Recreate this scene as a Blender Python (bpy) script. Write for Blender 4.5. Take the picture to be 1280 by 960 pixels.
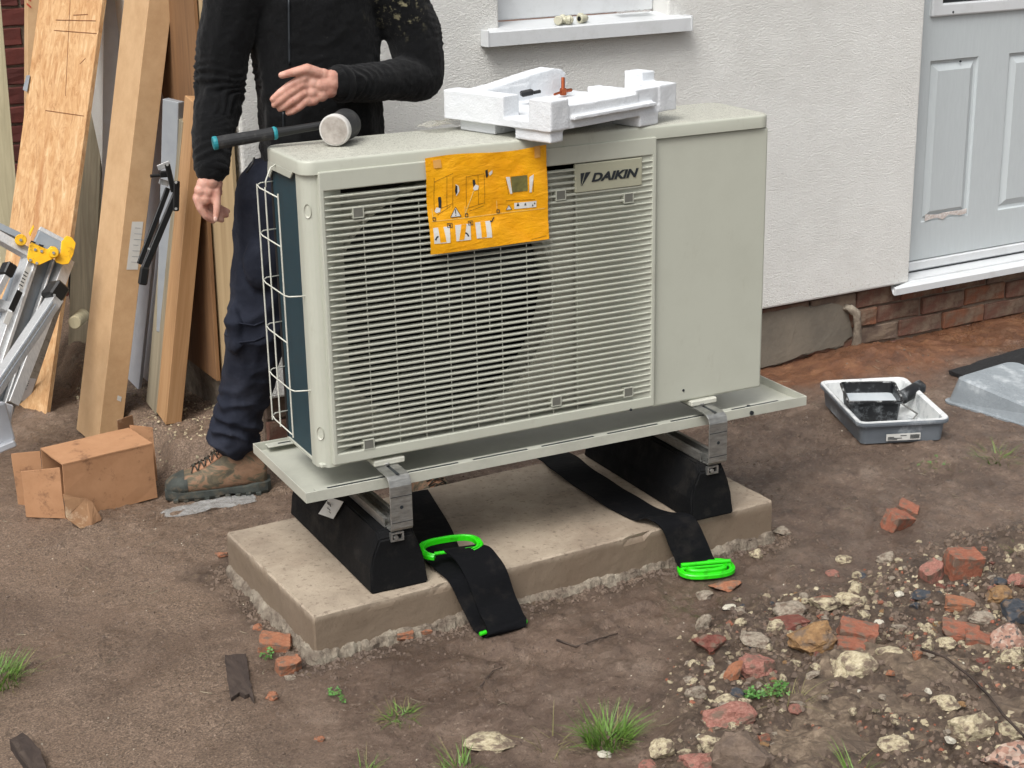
import bpy, bmesh, math, random
from mathutils import Vector, Matrix, noise, Euler
random.seed(7)
for o in list(bpy.data.objects): bpy.data.objects.remove(o)
S = bpy.context.scene; COL = S.collection
R = math.radians; PI = math.pi
# ------------------------------------------------------------------ camera
CP = Vector((-1.1893, -3.3873, 1.7797)); pitch, roll, yaw, FPX = .3138, -.0187, .4642, 2028.7
fwd = Vector((math.sin(yaw)*math.cos(pitch), math.cos(yaw)*math.cos(pitch), -math.sin(pitch)))
rt = Vector((math.cos(yaw), -math.sin(yaw), 0)); up = rt.cross(fwd)
rt, up = rt*math.cos(roll)+up*math.sin(roll), up*math.cos(roll)-rt*math.sin(roll)
cd = bpy.data.cameras.new('camera'); cam = bpy.data.objects.new('camera', cd); COL.objects.link(cam)
cam.matrix_world = Matrix(((rt.x, up.x, -fwd.x, CP.x), (rt.y, up.y, -fwd.y, CP.y), (rt.z, up.z, -fwd.z, CP.z), (0, 0, 0, 1)))
cd.sensor_width = 36; cd.lens = FPX/1280*36; cd.clip_end = 300; cd.clip_start = .05
S.camera = cam
S.render.resolution_x = 1024; S.render.resolution_y = 768
# ------------------------------------------------------------------ light
EL, AZ = 55, 231            # sun height, and the compass side it stands on (degrees, 180 = behind the camera)
w = bpy.data.worlds.new('World'); S.world = w; w.use_nodes = True
nt = w.node_tree; bg = nt.nodes['Background']
sky = nt.nodes.new('ShaderNodeTexSky'); sky.sky_type = 'NISHITA'; sky.sun_disc = False
sky.sun_elevation = R(EL); sky.sun_rotation = R(AZ); sky.dust_density = 6; sky.air_density = 1.2
hs = nt.nodes.new('ShaderNodeHueSaturation'); hs.inputs['Saturation'].default_value = .22
nt.links.new(sky.outputs[0], hs.inputs['Color']); nt.links.new(hs.outputs[0], bg.inputs[0])
bg.inputs[1].default_value = .11
sl = bpy.data.lights.new('sun', 'SUN'); sl.energy = 1.5; sl.angle = R(30); sl.color = (1, .98, .95)
so = bpy.data.objects.new('sun', sl); COL.objects.link(so)
sd = Vector((math.sin(R(AZ))*math.cos(R(EL)), math.cos(R(AZ))*math.cos(R(EL)), math.sin(R(EL))))
so.rotation_euler = sd.to_track_quat('Z', 'Y').to_euler()
S.view_settings.view_transform = 'Standard'; S.view_settings.look = 'None'
S.view_settings.gamma = 1; S.view_settings.exposure = .45
# ------------------------------------------------------------------ helpers
def PX(px, py, x=None, y=None, z=None):
    d = rt*((px-640)/FPX) - up*((py-480)/FPX) + fwd
    if x is not None: t = (x-CP.x)/d.x
    elif y is not None: t = (y-CP.y)/d.y
    else: t = (z-CP.z)/d.z
    return CP+d*t
def lin(c):
    if isinstance(c, str):
        c = [int(c[i:i+2], 16)/255 for i in (0, 2, 4)]
        c = [(v/12.92 if v <= .04045 else ((v+.055)/1.055)**2.4) for v in c]
    return (c[0], c[1], c[2], 1)
class NT:
    def __init__(s, name):
        s.m = bpy.data.materials.new(name); s.m.use_nodes = True; s.t = s.m.node_tree; s.b = s.t.nodes['Principled BSDF']
        s.tc = s.t.nodes.new('ShaderNodeTexCoord')
    def n(s, typ, **kw):
        nd = s.t.nodes.new(typ)
        for k, v in kw.items():
            if k[0] == '_': setattr(nd, k[1:], v)
            else:
                i = nd.inputs[k.replace('0', ' ') if k not in nd.inputs else k]
                if hasattr(v, 'links'): s.t.links.new(v, i)
                else: i.default_value = v
        return nd
    def l(s, a, b): s.t.links.new(a, b)
    def map(s, scale=(1, 1, 1), rot=(0, 0, 0), src='Object'):
        mp = s.n('ShaderNodeMapping'); s.l(s.tc.outputs[src], mp.inputs[0]); mp.inputs['Scale'].default_value = scale; mp.inputs['Rotation'].default_value = rot
        return mp.outputs[0]
    def noise(s, vec, scale, det=6, rough=.6, dist=0):
        nd = s.n('ShaderNodeTexNoise'); s.l(vec, nd.inputs['Vector']); nd.inputs['Scale'].default_value = scale
        nd.inputs['Detail'].default_value = det; nd.inputs['Roughness'].default_value = rough; nd.inputs['Distortion'].default_value = dist
        return nd.outputs[0]
    def ramp(s, fac, stops):
        nd = s.n('ShaderNodeValToRGB'); s.l(fac, nd.inputs[0]); e = nd.color_ramp.elements
        while len(e) < len(stops): e.new(.5)
        for i, (p, c) in enumerate(stops): e[i].position = p; e[i].color = lin(c) if not isinstance(c, (int, float)) else (c, c, c, 1)
        return nd.outputs[0]
    def mix(s, fac, a, b, bt='MIX'):
        nd = s.n('ShaderNodeMix'); nd.data_type = 'RGBA'; nd.blend_type = bt
        for v, i in ((fac, 0), (a, 6), (b, 7)):
            if hasattr(v, 'links'): s.l(v, nd.inputs[i])
            elif i == 0: nd.inputs[0].default_value = v
            else: nd.inputs[i].default_value = lin(v)
        return nd.outputs[2]
    def bump(s, h, strength=.3, dist=.01, prev=None):
        nd = s.n('ShaderNodeBump'); s.l(h, nd.inputs['Height']); nd.inputs['Strength'].default_value = strength; nd.inputs['Distance'].default_value = dist
        if prev: s.l(prev, nd.inputs['Normal'])
        return nd.outputs[0]
    def set(s, color=None, rough=None, metal=None, normal=None, spec=None):
        for v, k in ((color, 'Base Color'), (rough, 'Roughness'), (metal, 'Metallic'), (normal, 'Normal'), (spec, 'Specular IOR Level')):
            if v is None: continue
            if hasattr(v, 'links'): s.l(v, s.b.inputs[k])
            elif k == 'Base Color': s.b.inputs[k].default_value = lin(v)
            else: s.b.inputs[k].default_value = v
        return s.m
def simple(name, c1, c2=None, rough=.5, metal=0, scale=20, bs=None, bstr=.15, bdist=.002, stretch=(1, 1, 1), spec=.5, src='Object', dirt=None, dirts=3):
    t = NT(name); v = t.map(stretch, src=src)
    f = t.noise(v, scale); c = t.ramp(f, [(.3, c1), (.7, c2 or c1)])
    if dirt:
        d = t.ramp(t.noise(t.map(src=src), dirts, 8, .7), [(.52, 0.0), (.68, 1.0)]); c = t.mix(d, c, dirt)
    nb = t.bump(t.noise(v, bs or scale*3, 5), bstr, bdist)
    rr = t.n('ShaderNodeMapRange'); t.l(t.noise(v, scale*.7), rr.inputs[0]); rr.inputs[3].default_value = max(0, rough-.1); rr.inputs[4].default_value = min(1, rough+.1)
    return t.set(c, rr.outputs[0], metal, nb, spec)
M = {}
def obj(name, bm, m, parent=None, smooth=False, bev=0, kind=None, label=None):
    if isinstance(bm, bpy.types.Mesh): me = bm
    else:
        if not smooth: bmesh.ops.recalc_face_normals(bm, faces=bm.faces)
        me = bpy.data.meshes.new(name); bm.to_mesh(me); bm.free()
        if smooth:
            for p in me.polygons: p.use_smooth = True
    if m is not None and not me.materials: me.materials.append(M[m] if isinstance(m, str) else m)
    o = bpy.data.objects.new(name, me); COL.objects.link(o)
    if parent: o.parent = parent
    if kind: o['kind'] = kind
    if label: o['label'] = label
    return o
def thing(name, label, cat, loc=(0, 0, 0), rz=0, group=None):
    o = bpy.data.objects.new(name, None); COL.objects.link(o); o.location = loc; o.rotation_euler = (0, 0, rz)
    o.empty_display_size = .05; o['label'] = label; o['category'] = cat
    if group: o['group'] = group
    return o
def tag(o, label, cat, group=None, kind=None):
    o['label'] = label; o['category'] = cat
    if group: o['group'] = group
    if kind: o['kind'] = kind
    return o
def box(x0, x1, y0, y1, z0, z1, bev=0, bm=None, seg=1, mat=None):
    b = bmesh.new()
    vs = [b.verts.new((x, y, z)) for x in (x0, x1) for y in (y0, y1) for z in (z0, z1)]
    for f in ((0, 1, 3, 2), (4, 6, 7, 5), (0, 4, 5, 1), (2, 3, 7, 6), (0, 2, 6, 4), (1, 5, 7, 3)): b.faces.new([vs[i] for i in f])
    bmesh.ops.recalc_face_normals(b, faces=b.faces)
    if bev: bmesh.ops.bevel(b, geom=b.edges[:], offset=bev, segments=seg, profile=.5, affect='EDGES')
    if mat: b.transform(mat)
    if bm is None: return b
    me = bpy.data.meshes.new('tmp'); b.to_mesh(me); b.free(); bm.from_mesh(me); bpy.data.meshes.remove(me)
    return bm
def prism(pts, d, bev=0, bm=None, seg=1):
    """polygon pts (3D list), extruded by vector d"""
    b = bmesh.new(); d = Vector(d)
    a = [b.verts.new(p) for p in pts]; c = [b.verts.new(Vector(p)+d) for p in pts]; n = len(pts)
    b.faces.new(a); b.faces.new(c[::-1])
    for i in range(n): b.faces.new((a[i], a[(i+1) % n], c[(i+1) % n], c[i]))
    bmesh.ops.recalc_face_normals(b, faces=b.faces)
    if bev: bmesh.ops.bevel(b, geom=b.edges[:], offset=bev, segments=seg, profile=.5, affect='EDGES')
    if bm is None: return b
    me = bpy.data.meshes.new('tmp'); b.to_mesh(me); b.free(); bm.from_mesh(me); bpy.data.meshes.remove(me)
    return bm
def bar(p0, p1, w, h, hint=(0, 0, 1), bev=0, bm=None):
    """box from p0 to p1; w across, h along the hint direction"""
    p0 = Vector(p0); p1 = Vector(p1); z = (p1-p0); L = z.length; z.normalize()
    y = (Vector(hint)-z*Vector(hint).dot(z)).normalized(); x = y.cross(z)
    m = Matrix(((x.x, y.x, z.x, p0.x), (x.y, y.y, z.y, p0.y), (x.z, y.z, z.z, p0.z), (0, 0, 0, 1)))
    return box(-w/2, w/2, -h/2, h/2, 0, L, bev, bm, mat=m)
def tube(pts, r, n=8, bm=None, closed=False, caps=True, radii=None):
    b = bm or bmesh.new(); pts = [Vector(p) for p in pts]; N = len(pts); rings = []; prev = None
    for i, p in enumerate(pts):
        if closed: t = pts[(i+1) % N]-pts[i-1]
        else: t = pts[min(i+1, N-1)]-pts[max(i-1, 0)]
        if t.length < 1e-9: t = Vector((0, 0, 1))
        t.normalize()
        if prev is None: a = t.orthogonal().normalized()
        else: a = (prev-t*prev.dot(t)).normalized()
        prev = a; c = t.cross(a); rr = radii[i] if radii else r
        rings.append([b.verts.new(p+(a*math.cos(2*PI*k/n)+c*math.sin(2*PI*k/n))*rr) for k in range(n)])
    for i in range(N if closed else N-1):
        A = rings[i]; B = rings[(i+1) % N]
        for k in range(n): b.faces.new((A[k], A[(k+1) % n], B[(k+1) % n], B[k]))
    if caps and not closed: b.faces.new(rings[0][::-1]); b.faces.new(rings[-1])
    return b
def cyl(p0, p1, r, n=20, r2=None, bm=None, ch=0):
    p0 = Vector(p0); p1 = Vector(p1); r2 = r if r2 is None else r2
    if ch:
        d = (p1-p0).normalized()*ch
        return tube([p0, p0+d, p1-d, p1], r, n, bm, radii=[r-ch, r, r2, r2-ch])
    return tube([p0, p1], r, n, bm, radii=[r, r2])
def loft(secs, bm=None, caps=True):
    b = bm or bmesh.new(); n = len(secs[0])
    rs = [[b.verts.new(p) for p in s] for s in secs]
    for A, B in zip(rs, rs[1:]):
        for k in range(n): b.faces.new((A[k], A[(k+1) % n], B[(k+1) % n], B[k]))
    if caps: b.faces.new(rs[0][::-1]); b.faces.new(rs[-1])
    return b
def text_mesh(s, size, depth=.0004, shear=0, offset=0):
    c = bpy.data.curves.new('t', 'FONT'); c.body = s; c.size = size; c.extrude = depth; c.shear = shear; c.offset = offset
    c.resolution_u = 3
    o = bpy.data.objects.new('t', c); COL.objects.link(o); dg = bpy.context.evaluated_depsgraph_get()
    me = bpy.data.meshes.new_from_object(o.evaluated_get(dg)); bpy.data.objects.remove(o); return me
def evalmod(bm, mods, name='m'):
    me = bpy.data.meshes.new(name); bm.to_mesh(me); bm.free()
    o = bpy.data.objects.new(name, me); COL.objects.link(o)
    for typ, kw in mods:
        m = o.modifiers.new('x', typ)
        for k, v in kw.items(): setattr(m, k, v)
    dg = bpy.context.evaluated_depsgraph_get(); out = bpy.data.meshes.new_from_object(o.evaluated_get(dg))
    bpy.data.objects.remove(o); bpy.data.meshes.remove(me); out.name = name; return out
def fr(p, s=1, o=4): return noise.fractal(Vector(p)*s, .9, 2.1, o)
def jit(bm, a, s=20):
    for v in bm.verts: v.co += noise.noise_vector(v.co*s)*a
# ------------------------------------------------------------------ materials
t = NT('ivory_paint'); v = t.map()
M['ivory'] = t.set(t.mix(t.ramp(t.noise(t.map((1, 1, .35)), 13, 10, .78), [(.58, 0.0), (.70, .30)]), t.mix(t.ramp(t.noise(v, 7, 8, .7), [(.45, 0.0), (.75, .35)]), 'B7B9AC', 'A7A89B'), '8F8878'), t.ramp(t.noise(v, 40), [(.3, .36), (.7, .5)]), 0, t.bump(t.noise(v, 420, 2), .05, .0006))
t = NT('ivory_lid_wet'); v = t.map()
vo = t.n('ShaderNodeTexVoronoi'); t.l(v, vo.inputs['Vector']); vo.inputs['Scale'].default_value = 190; vo.inputs['Randomness'].default_value = 1
dr = t.ramp(vo.outputs['Distance'], [(.18, 1.0), (.42, 0.0)])
M['ivory_wet'] = t.set(t.mix(t.ramp(t.noise(v, 60, 5), [(.4, 0.0), (.8, .7)]), 'B9B9AD', '96948A'), t.ramp(dr, [(0, .5), (1, .12)]), 0, t.bump(dr, .55, .0022), .5)
M['ivory_in'] = simple('inner_sheet_metal', 'C4C4B8', 'B6B6AA', .5, 0, 8)
M['dark_in'] = simple('black_cavity_plastic', '0B0C0D', '101112', .6, 0, 8)  # black plastic of the fan, also stands for shade inside cavities
t = NT('coil_fins'); v = t.map()
wv = t.n('ShaderNodeTexWave'); t.l(v, wv.inputs['Vector']); wv.inputs['Scale'].default_value = 150; wv.bands_direction = 'Z' if hasattr(wv, 'bands_direction') else None
M['coil'] = t.set(t.mix(t.noise(v, 30), '1A4450', '123641'), .45, .1, t.bump(wv.outputs[0], .6, .002))
M['wire'] = simple('white_coated_wire', 'CFCFC4', 'BDBDB2', .4)
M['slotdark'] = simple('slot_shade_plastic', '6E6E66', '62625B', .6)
M['badge'] = simple('badge_plate', 'A9A893', 'A3A28E', .35)
M['navy'] = simple('dark_print', '22272B', '262B30', .45)
t = NT('tray_enamel'); v = t.map()
M['tray'] = t.set(t.mix(t.ramp(t.noise(v, 9, 8, .7), [(.45, 0.0), (.7, .6)]), 'B7B8AC', '9FA096'), .33, 0, t.bump(t.noise(v, 300, 3), .08, .001))
t = NT('galvanised_steel'); v = t.map((1, 1, 4))
vo = t.n('ShaderNodeTexVoronoi'); t.l(t.map(), vo.inputs['Vector']); vo.inputs['Scale'].default_value = 90
M['galv'] = t.set(t.mix(t.ramp(t.noise(v, 40, 5), [(.3, 0.0), (.7, 1.0)]), 'B4B4B0', '8E8E8B'), t.ramp(vo.outputs['Distance'], [(0, .3), (.6, .48)]), .85, t.bump(t.noise(v, 120), .1, .001))
t = NT('recycled_rubber'); v = t.map()
M['rubber'] = t.set(t.mix(t.ramp(t.noise(v, 14, 8, .7), [(.52, 0.0), (.72, .5)]), '0B0C0E', '35322E'), t.ramp(t.noise(v, 20), [(.3, .62), (.7, .85)]), 0, t.bump(t.noise(v, 260, 4), .4, .002), .2)
t = NT('weathered_concrete'); v = t.map()
c = t.ramp(t.noise(v, 5, 10, .7), [(.28, '827567'), (.5, 'A29482'), (.72, 'B2A491')])
c = t.mix(t.ramp(t.noise(v, 2.3, 8, .75, .6), [(.52, 0.0), (.72, .6)]), c, '7C6A5A')
c = t.mix(t.ramp(t.noise(v, 75, 5, .7), [(.57, 0.0), (.64, .6)]), c, '66574A')
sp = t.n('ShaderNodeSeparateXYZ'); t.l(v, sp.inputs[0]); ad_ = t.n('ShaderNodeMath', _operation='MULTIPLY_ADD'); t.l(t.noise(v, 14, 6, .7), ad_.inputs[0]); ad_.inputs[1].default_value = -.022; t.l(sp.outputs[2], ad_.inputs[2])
c = t.mix(t.ramp(ad_.outputs[0], [(.088, .8), (.101, 0.0)]), c, '6E5E4D')  # sides mixed darker from just under the top edge
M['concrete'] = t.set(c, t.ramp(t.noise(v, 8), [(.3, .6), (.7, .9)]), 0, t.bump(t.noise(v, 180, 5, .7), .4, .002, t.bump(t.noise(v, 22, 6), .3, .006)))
t = NT('rough_mortar'); v = t.map()
M['mortar'] = t.set(t.ramp(t.noise(v, 16, 8, .7), [(.35, '5D5045'), (.5, '83786A'), (.68, '9E9585')]), .9, 0, t.bump(t.noise(v, 90, 8, .75), .8, .008))
t = NT('black_webbing'); v = t.map()
wv = t.n('ShaderNodeTexWave'); t.l(t.map(rot=(0, 0, .6)), wv.inputs['Vector']); wv.inputs['Scale'].default_value = 160
M['web'] = t.set(t.mix(t.ramp(t.noise(v, 10, 6, .7), [(.52, 0.0), (.72, .45)]), '0B0C0F', '332F2B'), .85, 0, t.bump(wv.outputs[0], .4, .001, t.bump(t.noise(v, 15, 4), .3, .01)), .15)
M['green'] = simple('bright_green_plastic', '27C60F', '31D616', .35, 0, 12, dirt='2B9A16', dirts=25)
t = NT('polystyrene_beads'); v = t.map()
vo = t.n('ShaderNodeTexVoronoi'); t.l(v, vo.inputs['Vector']); vo.inputs['Scale'].default_value = 260
M['eps'] = t.set(t.mix(t.ramp(t.noise(v, 12, 6), [(.4, 0.0), (.8, .4)]), 'DADDE0', 'C4CACF'), .65, 0, t.bump(vo.outputs['Distance'], .35, .0015, t.bump(t.noise(v, 40, 4), .2, .004)))
M['copper'] = simple('copper_fitting', 'B4623F', '8E4A30', .35, .9, 30)
M['black_pl'] = simple('black_plastic', '111213', '1A1B1C', .45, 0, 20)
M['blk_rub'] = simple('mallet_rubber', '1B1C1E', '2A2A2B', .7, 0, 30, dirt='4A4845', dirts=30)
M['worn_white'] = simple('scuffed_white_rubber', 'B9B2AB', '8E877F', .8, 0, 45, bstr=.5, bdist=.003)
M['white_pl'] = simple('clean_white_rubber', 'CFCCC8', 'C0BDB8', .5)
M['teal'] = simple('teal_grip', '1C7D88', '25919B', .5)
t = NT('yellow_sheet'); v = t.map()
M['yellow'] = t.set(t.ramp(t.noise(v, 16, 6, .6), [(.3, 'E69A06'), (.7, 'F2AE12')]), t.ramp(t.noise(v, 25), [(.35, .25), (.65, .5)]), 0, t.bump(t.noise(t.map((1, 1, 2.2)), 26, 5, .6, .5), .5, .006))
M['print_white'] = simple('printed_white', 'DAD8D2', 'D2D0CA', .45)
M['print_grey'] = simple('printed_olive', '77713C', '5D5A35', .5, 0, 60)
M['print_line'] = simple('printed_line', '8C6410', '7A570E', .5)
M['print_pale'] = simple('printed_pale_line', 'E8C26A', 'E0BC66', .5)
M['tape'] = simple('clear_tape', 'E0A85A', 'D9A35A', .2)
t = NT('roughcast_render'); v = t.map()
wall_z = t.n('ShaderNodeSeparateXYZ'); t.l(v, wall_z.inputs[0]); wob = t.noise(t.map((1, 1, 1.7)), 125, 3, .6, .9); big = t.noise(v, 5, 6)
M['render'] = t.set(t.mix(t.ramp(t.noise(v, 2.0, 8, .7), [(.4, 0.0), (.75, .8)]), t.mix(t.ramp(wall_z.outputs[2], [(.20, .75), (.42, 0.0)]), 'ECECE8', t.ramp(t.noise(v, 90, 6, .75), [(.56, 'ECECE8'), (.66, 'A39482')])), 'D6D5D0'), .85, 0, t.bump(t.ramp(wob, [(.36, 0.0), (.64, 1.0)]), .7, .0034, t.bump(big, .1, .008)))
t = NT('upvc_white'); v = t.map()
M['upvc'] = t.set(t.mix(t.ramp(t.noise(v, 12, 8, .75), [(.5, 0.0), (.75, .5)]), 'D3D6D8', 'B5B7B5'), .3, 0, t.bump(t.noise(v, 200), .03, .0005))
t = NT('door_skin'); v = t.map((1, 1, .12))
g = t.noise(v, 90, 6, .6, 1.2)
M['door'] = t.set(t.mix(t.ramp(g, [(.35, 0.0), (.65, .25)]), 'C2C9CB', 'AFB6B9'), .42, 0, t.bump(g, .35, .0012))
M['doordirt'] = simple('peeled_film_edge', 'B9A79C', 'E0DEDC', .6, 0, 90)
t = NT('window_glass'); t.b.inputs['Transmission Weight'].default_value = 0
M['glass'] = t.set('1B2125', .06, 0, None, .8)
for i, (a, b) in enumerate((('6E4B3E', '5A463C'), ('655044', '56483E'), ('7E5240', '64493C'), ('66564C', '776658'), ('7E513A', '604537'))):
    t = NT('old_brick'); v = t.map(src='Object')
    c = t.mix(t.ramp(t.noise(v, 9+i, 8, .7), [(.42, 0.0), (.62, 1.0)]), a, b); c = t.mix(t.ramp(t.noise(v, 12, 8, .75), [(.47, 0.0), (.62, .8)]), c, '80705F')
    M['brick%d' % i] = t.set(c, .88, 0, t.bump(t.noise(v, 75, 8, .7), .6, .006))
for i, (a, b) in enumerate((('5E2A24', '4A231F'), ('6A3129', '552822'), ('512420', '61302A'))):
    M['dbrick%d' % i] = simple('dark_red_brick', a, b, .8, 0, 12, bstr=.5, bdist=.004)
M['joint'] = simple('dirty_lime_mortar', '6B5D52', '857565', .95, 0, 25, bstr=.8, bdist=.008)
M['cementpatch'] = simple('cement_skim', '6A645A', '7F776A', .85, 0, 8, bs=60, bstr=.5, bdist=.005, dirt='5F4D42')
t = NT('cardboard_kraft'); v = t.map()
M['card'] = t.set(t.ramp(t.noise(v, 9, 10, .75), [(.35, 'B9966E'), (.65, 'CBA981')]), .8, 0, t.bump(t.noise(t.map((1, 1, .4)), 30, 6, .7), .25, .003))
t = NT('cardboard_orange'); v = t.map()
c = t.ramp(t.noise(v, 14, 10, .75), [(.3, 'A67A57'), (.7, 'B68A66')]); c = t.mix(t.ramp(t.noise(v, 11, 8, .75), [(.55, 0.0), (.64, .7)]), c, '6A4A36')
M['card2'] = t.set(c, .8, 0, t.bump(t.noise(v, 60, 4), .2, .002))
M['cardin'] = simple('cardboard_inside', '7B5A40', '8D6B4C', .9, 0, 20, dirt='B9A488', dirts=14)
t = NT('osb_flakes'); v = t.map((1, 1, .33))
vo = t.n('ShaderNodeTexVoronoi'); t.l(v, vo.inputs['Vector']); vo.inputs['Scale'].default_value = 48; t.l(t.map((1, 1, .33)), vo.inputs['Vector'])
c = t.ramp(t.noise(v, 36, 8, .75, 1.6), [(.28, '976B42'), (.44, 'C2976A'), (.57, 'D6B184'), (.72, 'E8CCA4')])
c = t.mix(t.ramp(vo.outputs['Color'], [(.2, 0.0), (.9, .35)]), c, 'B98550')
c = t.mix(t.ramp(t.noise(t.map((1.5, 1.5, .12)), 9, 3, .5), [(.58, 0.0), (.68, .45)]), c, '9E6033')
M['osb'] = t.set(c, .7, 0, t.bump(t.noise(v, 40, 6, .7, 1.2), .3, .003))
def wood(name, a, b, c3, sc=26, rough=.7, st=(1, 1, .06)):
    t = NT(name); v = t.map(st); n1 = t.noise(v, sc, 8, .65, 1.4)
    c = t.ramp(n1, [(.3, a), (.5, b), (.7, c3)]); c = t.mix(t.ramp(t.noise(t.map((1, 1, .5)), 5, 4), [(.6, 0.0), (.75, .4)]), c, a)
    return t.set(c, rough, 0, t.bump(n1, .25, .002))
M['timber'] = wood('planed_softwood', '9C764F', 'AE875F', 'BC9870')
M['timber_lit'] = wood('fresh_sawn_softwood', 'BE9266', 'CFA678', 'D8B48A')  # lit copy of the planed softwood, light put into its colours
M['ply'] = wood('plywood_face', '9F8764', 'B09975', 'BDA783', 16)
M['plydark'] = wood('brown_plywood', '5E4430', '7C5B3D', '8C6A48', 16)  # plywood darkened, alley shade put into its colours
M['plydark2'] = wood('dark_stained_sheet', '0D0A08', '14100C', '1C1611', 16)  # near black, stands for the shade between the leaning boards
M['oldwood'] = wood('weathered_grey_wood', '6F6654', '8D8470', 'A79D86', 20, .9)
M['cream_wood'] = wood('pale_sawn_post', '9C9378', 'B3AA8C', 'C2B99B', 20, .85)
M['rotten'] = wood('rotten_wood', '241D1A', '3D322C', '52463D', 22, .9, (1, .12, 1))
M['pencil'] = simple('brown_line', '7A4A28', '6B3F22', .8)
M['grey_pr'] = simple('grey_profile', '8B9096', '979CA0', .4)
M['panel'] = simple('white_upvc_board', 'C0C4CA', 'B3B7BD', .4)
t = NT('brushed_aluminium'); n1 = t.noise(t.map((1, 1, .05)), 200, 4)
M['alu'] = t.set(t.ramp(n1, [(.3, 'B4B6B7'), (.7, 'CFD0D0')]), .42, .35, t.bump(n1, .1, .001))
M['alu_dull'] = simple('dull_aluminium', '99A1A8', '8A9299', .5, .3, 18)
M['yel_pl'] = simple('yellow_hinge', 'E3A80C', 'EFBC1E', .4, 0, 20, dirt='8A6518', dirts=22)
M['label'] = simple('white_label', 'CFCFCB', 'C2C2BD', .5)
M['film'] = simple('crumpled_clear_film', 'A9A9A6', 'C6C6C4', .15, 0, 50, bstr=.8, bdist=.01)
M['film'].node_tree.nodes['Principled BSDF'].inputs['Alpha'].default_value = .62
M['skin_film'] = simple('thin_clear_wrap', 'A8A596', 'BDBAAC', .15, 0, 50, bstr=.8, bdist=.01)
M['skin_film'].node_tree.nodes['Principled BSDF'].inputs['Alpha'].default_value = .45
t = NT('skin'); v = t.map()
c = t.ramp(t.noise(v, 34, 6, .6), [(.3, 'B27C6C'), (.52, 'CB9A88'), (.72, 'D6A898')])
vo = t.n('ShaderNodeTexVoronoi'); t.l(v, vo.inputs['Vector']); vo.inputs['Scale'].default_value = 600
M['skin'] = t.set(c, .48, 0, t.bump(vo.outputs['Distance'], .25, .0005, t.bump(t.noise(v, 110, 5), .35, .0018)))
M['skin'].node_tree.nodes['Principled BSDF'].inputs['Subsurface Weight'].default_value = .08
M['nail'] = simple('fingernail', 'D9B3A6', 'CFA899', .25)
t = NT('black_fleece'); v = t.map()
geo = t.n('ShaderNodeNewGeometry')
sx = t.n('ShaderNodeVectorMath', _operation='DISTANCE'); t.l(geo.outputs['Position'], sx.inputs[0])
STAIN = PX(500, 8, y=.70); sx.inputs[1].default_value = STAIN
near = t.ramp(sx.outputs['Value'], [(.02, 1.0), (.105, 0.0)])
mm = t.n('ShaderNodeMath', _operation='MULTIPLY'); t.l(near, mm.inputs[0]); t.l(t.ramp(t.noise(v, 42, 7, .75), [(.555, 0.0), (.61, 1.0)]), mm.inputs[1])
c = t.mix(t.ramp(t.noise(v, 260, 3), [(.5, 0.0), (.75, .5)]), '0A0B0D', '17181A'); c = t.mix(mm.outputs[0], c, '8A8468')
lint = t.ramp(t.noise(v, 330, 1), [(.77, 0.0), (.79, .5)]); c = t.mix(lint, c, '6A6A66')
M['fleece'] = t.set(c, .95, 0, t.bump(t.noise(v, 260, 4, .7), .6, .004), .2)
M['fleece'].node_tree.nodes['Principled BSDF'].inputs['Sheen Weight'].default_value = .08
t = NT('navy_work_trousers'); v = t.map()
M['trouser'] = t.set(t.mix(t.ramp(t.noise(v, 7, 8, .7), [(.45, 0.0), (.75, .7)]), '1D212D', '3A3D48'), .85, 0, t.bump(t.noise(v, 500, 2), .3, .001, t.bump(t.noise(v, 25, 5), .35, .01)), .25)
t = NT('boot_leather'); v = t.map()
c = t.ramp(t.noise(t.map((1, 1, 1.8)), 17, 6, .6, 1.2), [(.36, '4B463A'), (.46, '625947'), (.53, '8A6C55'), (.66, '775C48')])
M['boot'] = t.set(c, .8, 0, t.bump(t.noise(v, 120, 6), .4, .003))
M['boot_olive'] = simple('boot_olive_mesh', '4A4C3A', '5B5A44', .85, 0, 40)
M['boot_tongue'] = simple('boot_tongue', 'AD7F63', '8F6A52', .85, 0, 40)
M['sole'] = simple('boot_sole', '2A2E2C', '454A45', .75, 0, 30, dirt='5F5546', dirts=25)
M['lace'] = simple('boot_lace', '2A2A26', '4A463A', .9, 0, 90)
M['hair'] = simple('brown_hair', '2A1D14', '3A291C', .7, 0, 60)
M['gtray'] = simple('grey_tray_plastic', '5F666D', '6E757C', .5, 0, 12, dirt='AEB4B8', dirts=8)
M['paint'] = simple('dried_white_paint', 'E0E2E1', 'CDD0D0', .5, 0, 25, bs=30, bstr=.5, bdist=.004, dirt='9AA0A3', dirts=16)
M['wetpaint'] = simple('wet_pale_paint', 'C3CCD1', 'D5DBDE', .2, 0, 12)
M['blackpaint'] = simple('paint_splashed_black', '101215', '17191C', .4, 0, 25, dirt='6E7275', dirts=22)
M['rim_paint'] = simple('paint_splashed_rim', '121417', '1A1C1F', .4, 0, 25, dirt='D5D8D8', dirts=34)
M['mat_blk'] = simple('black_mat', '121214', '1E1E20', .7, 0, 80, bstr=.8, bdist=.01)
M['grass'] = simple('grass_blade', '3F611F', '6D8E3B', .55, 0, 30)
M['drygrass'] = simple('dry_grass', '8A8354', '6F6B45', .7, 0, 30)
M['weed'] = simple('weed_leaf', '3F6B2D', '5E8E44', .5, 0, 40)
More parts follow.
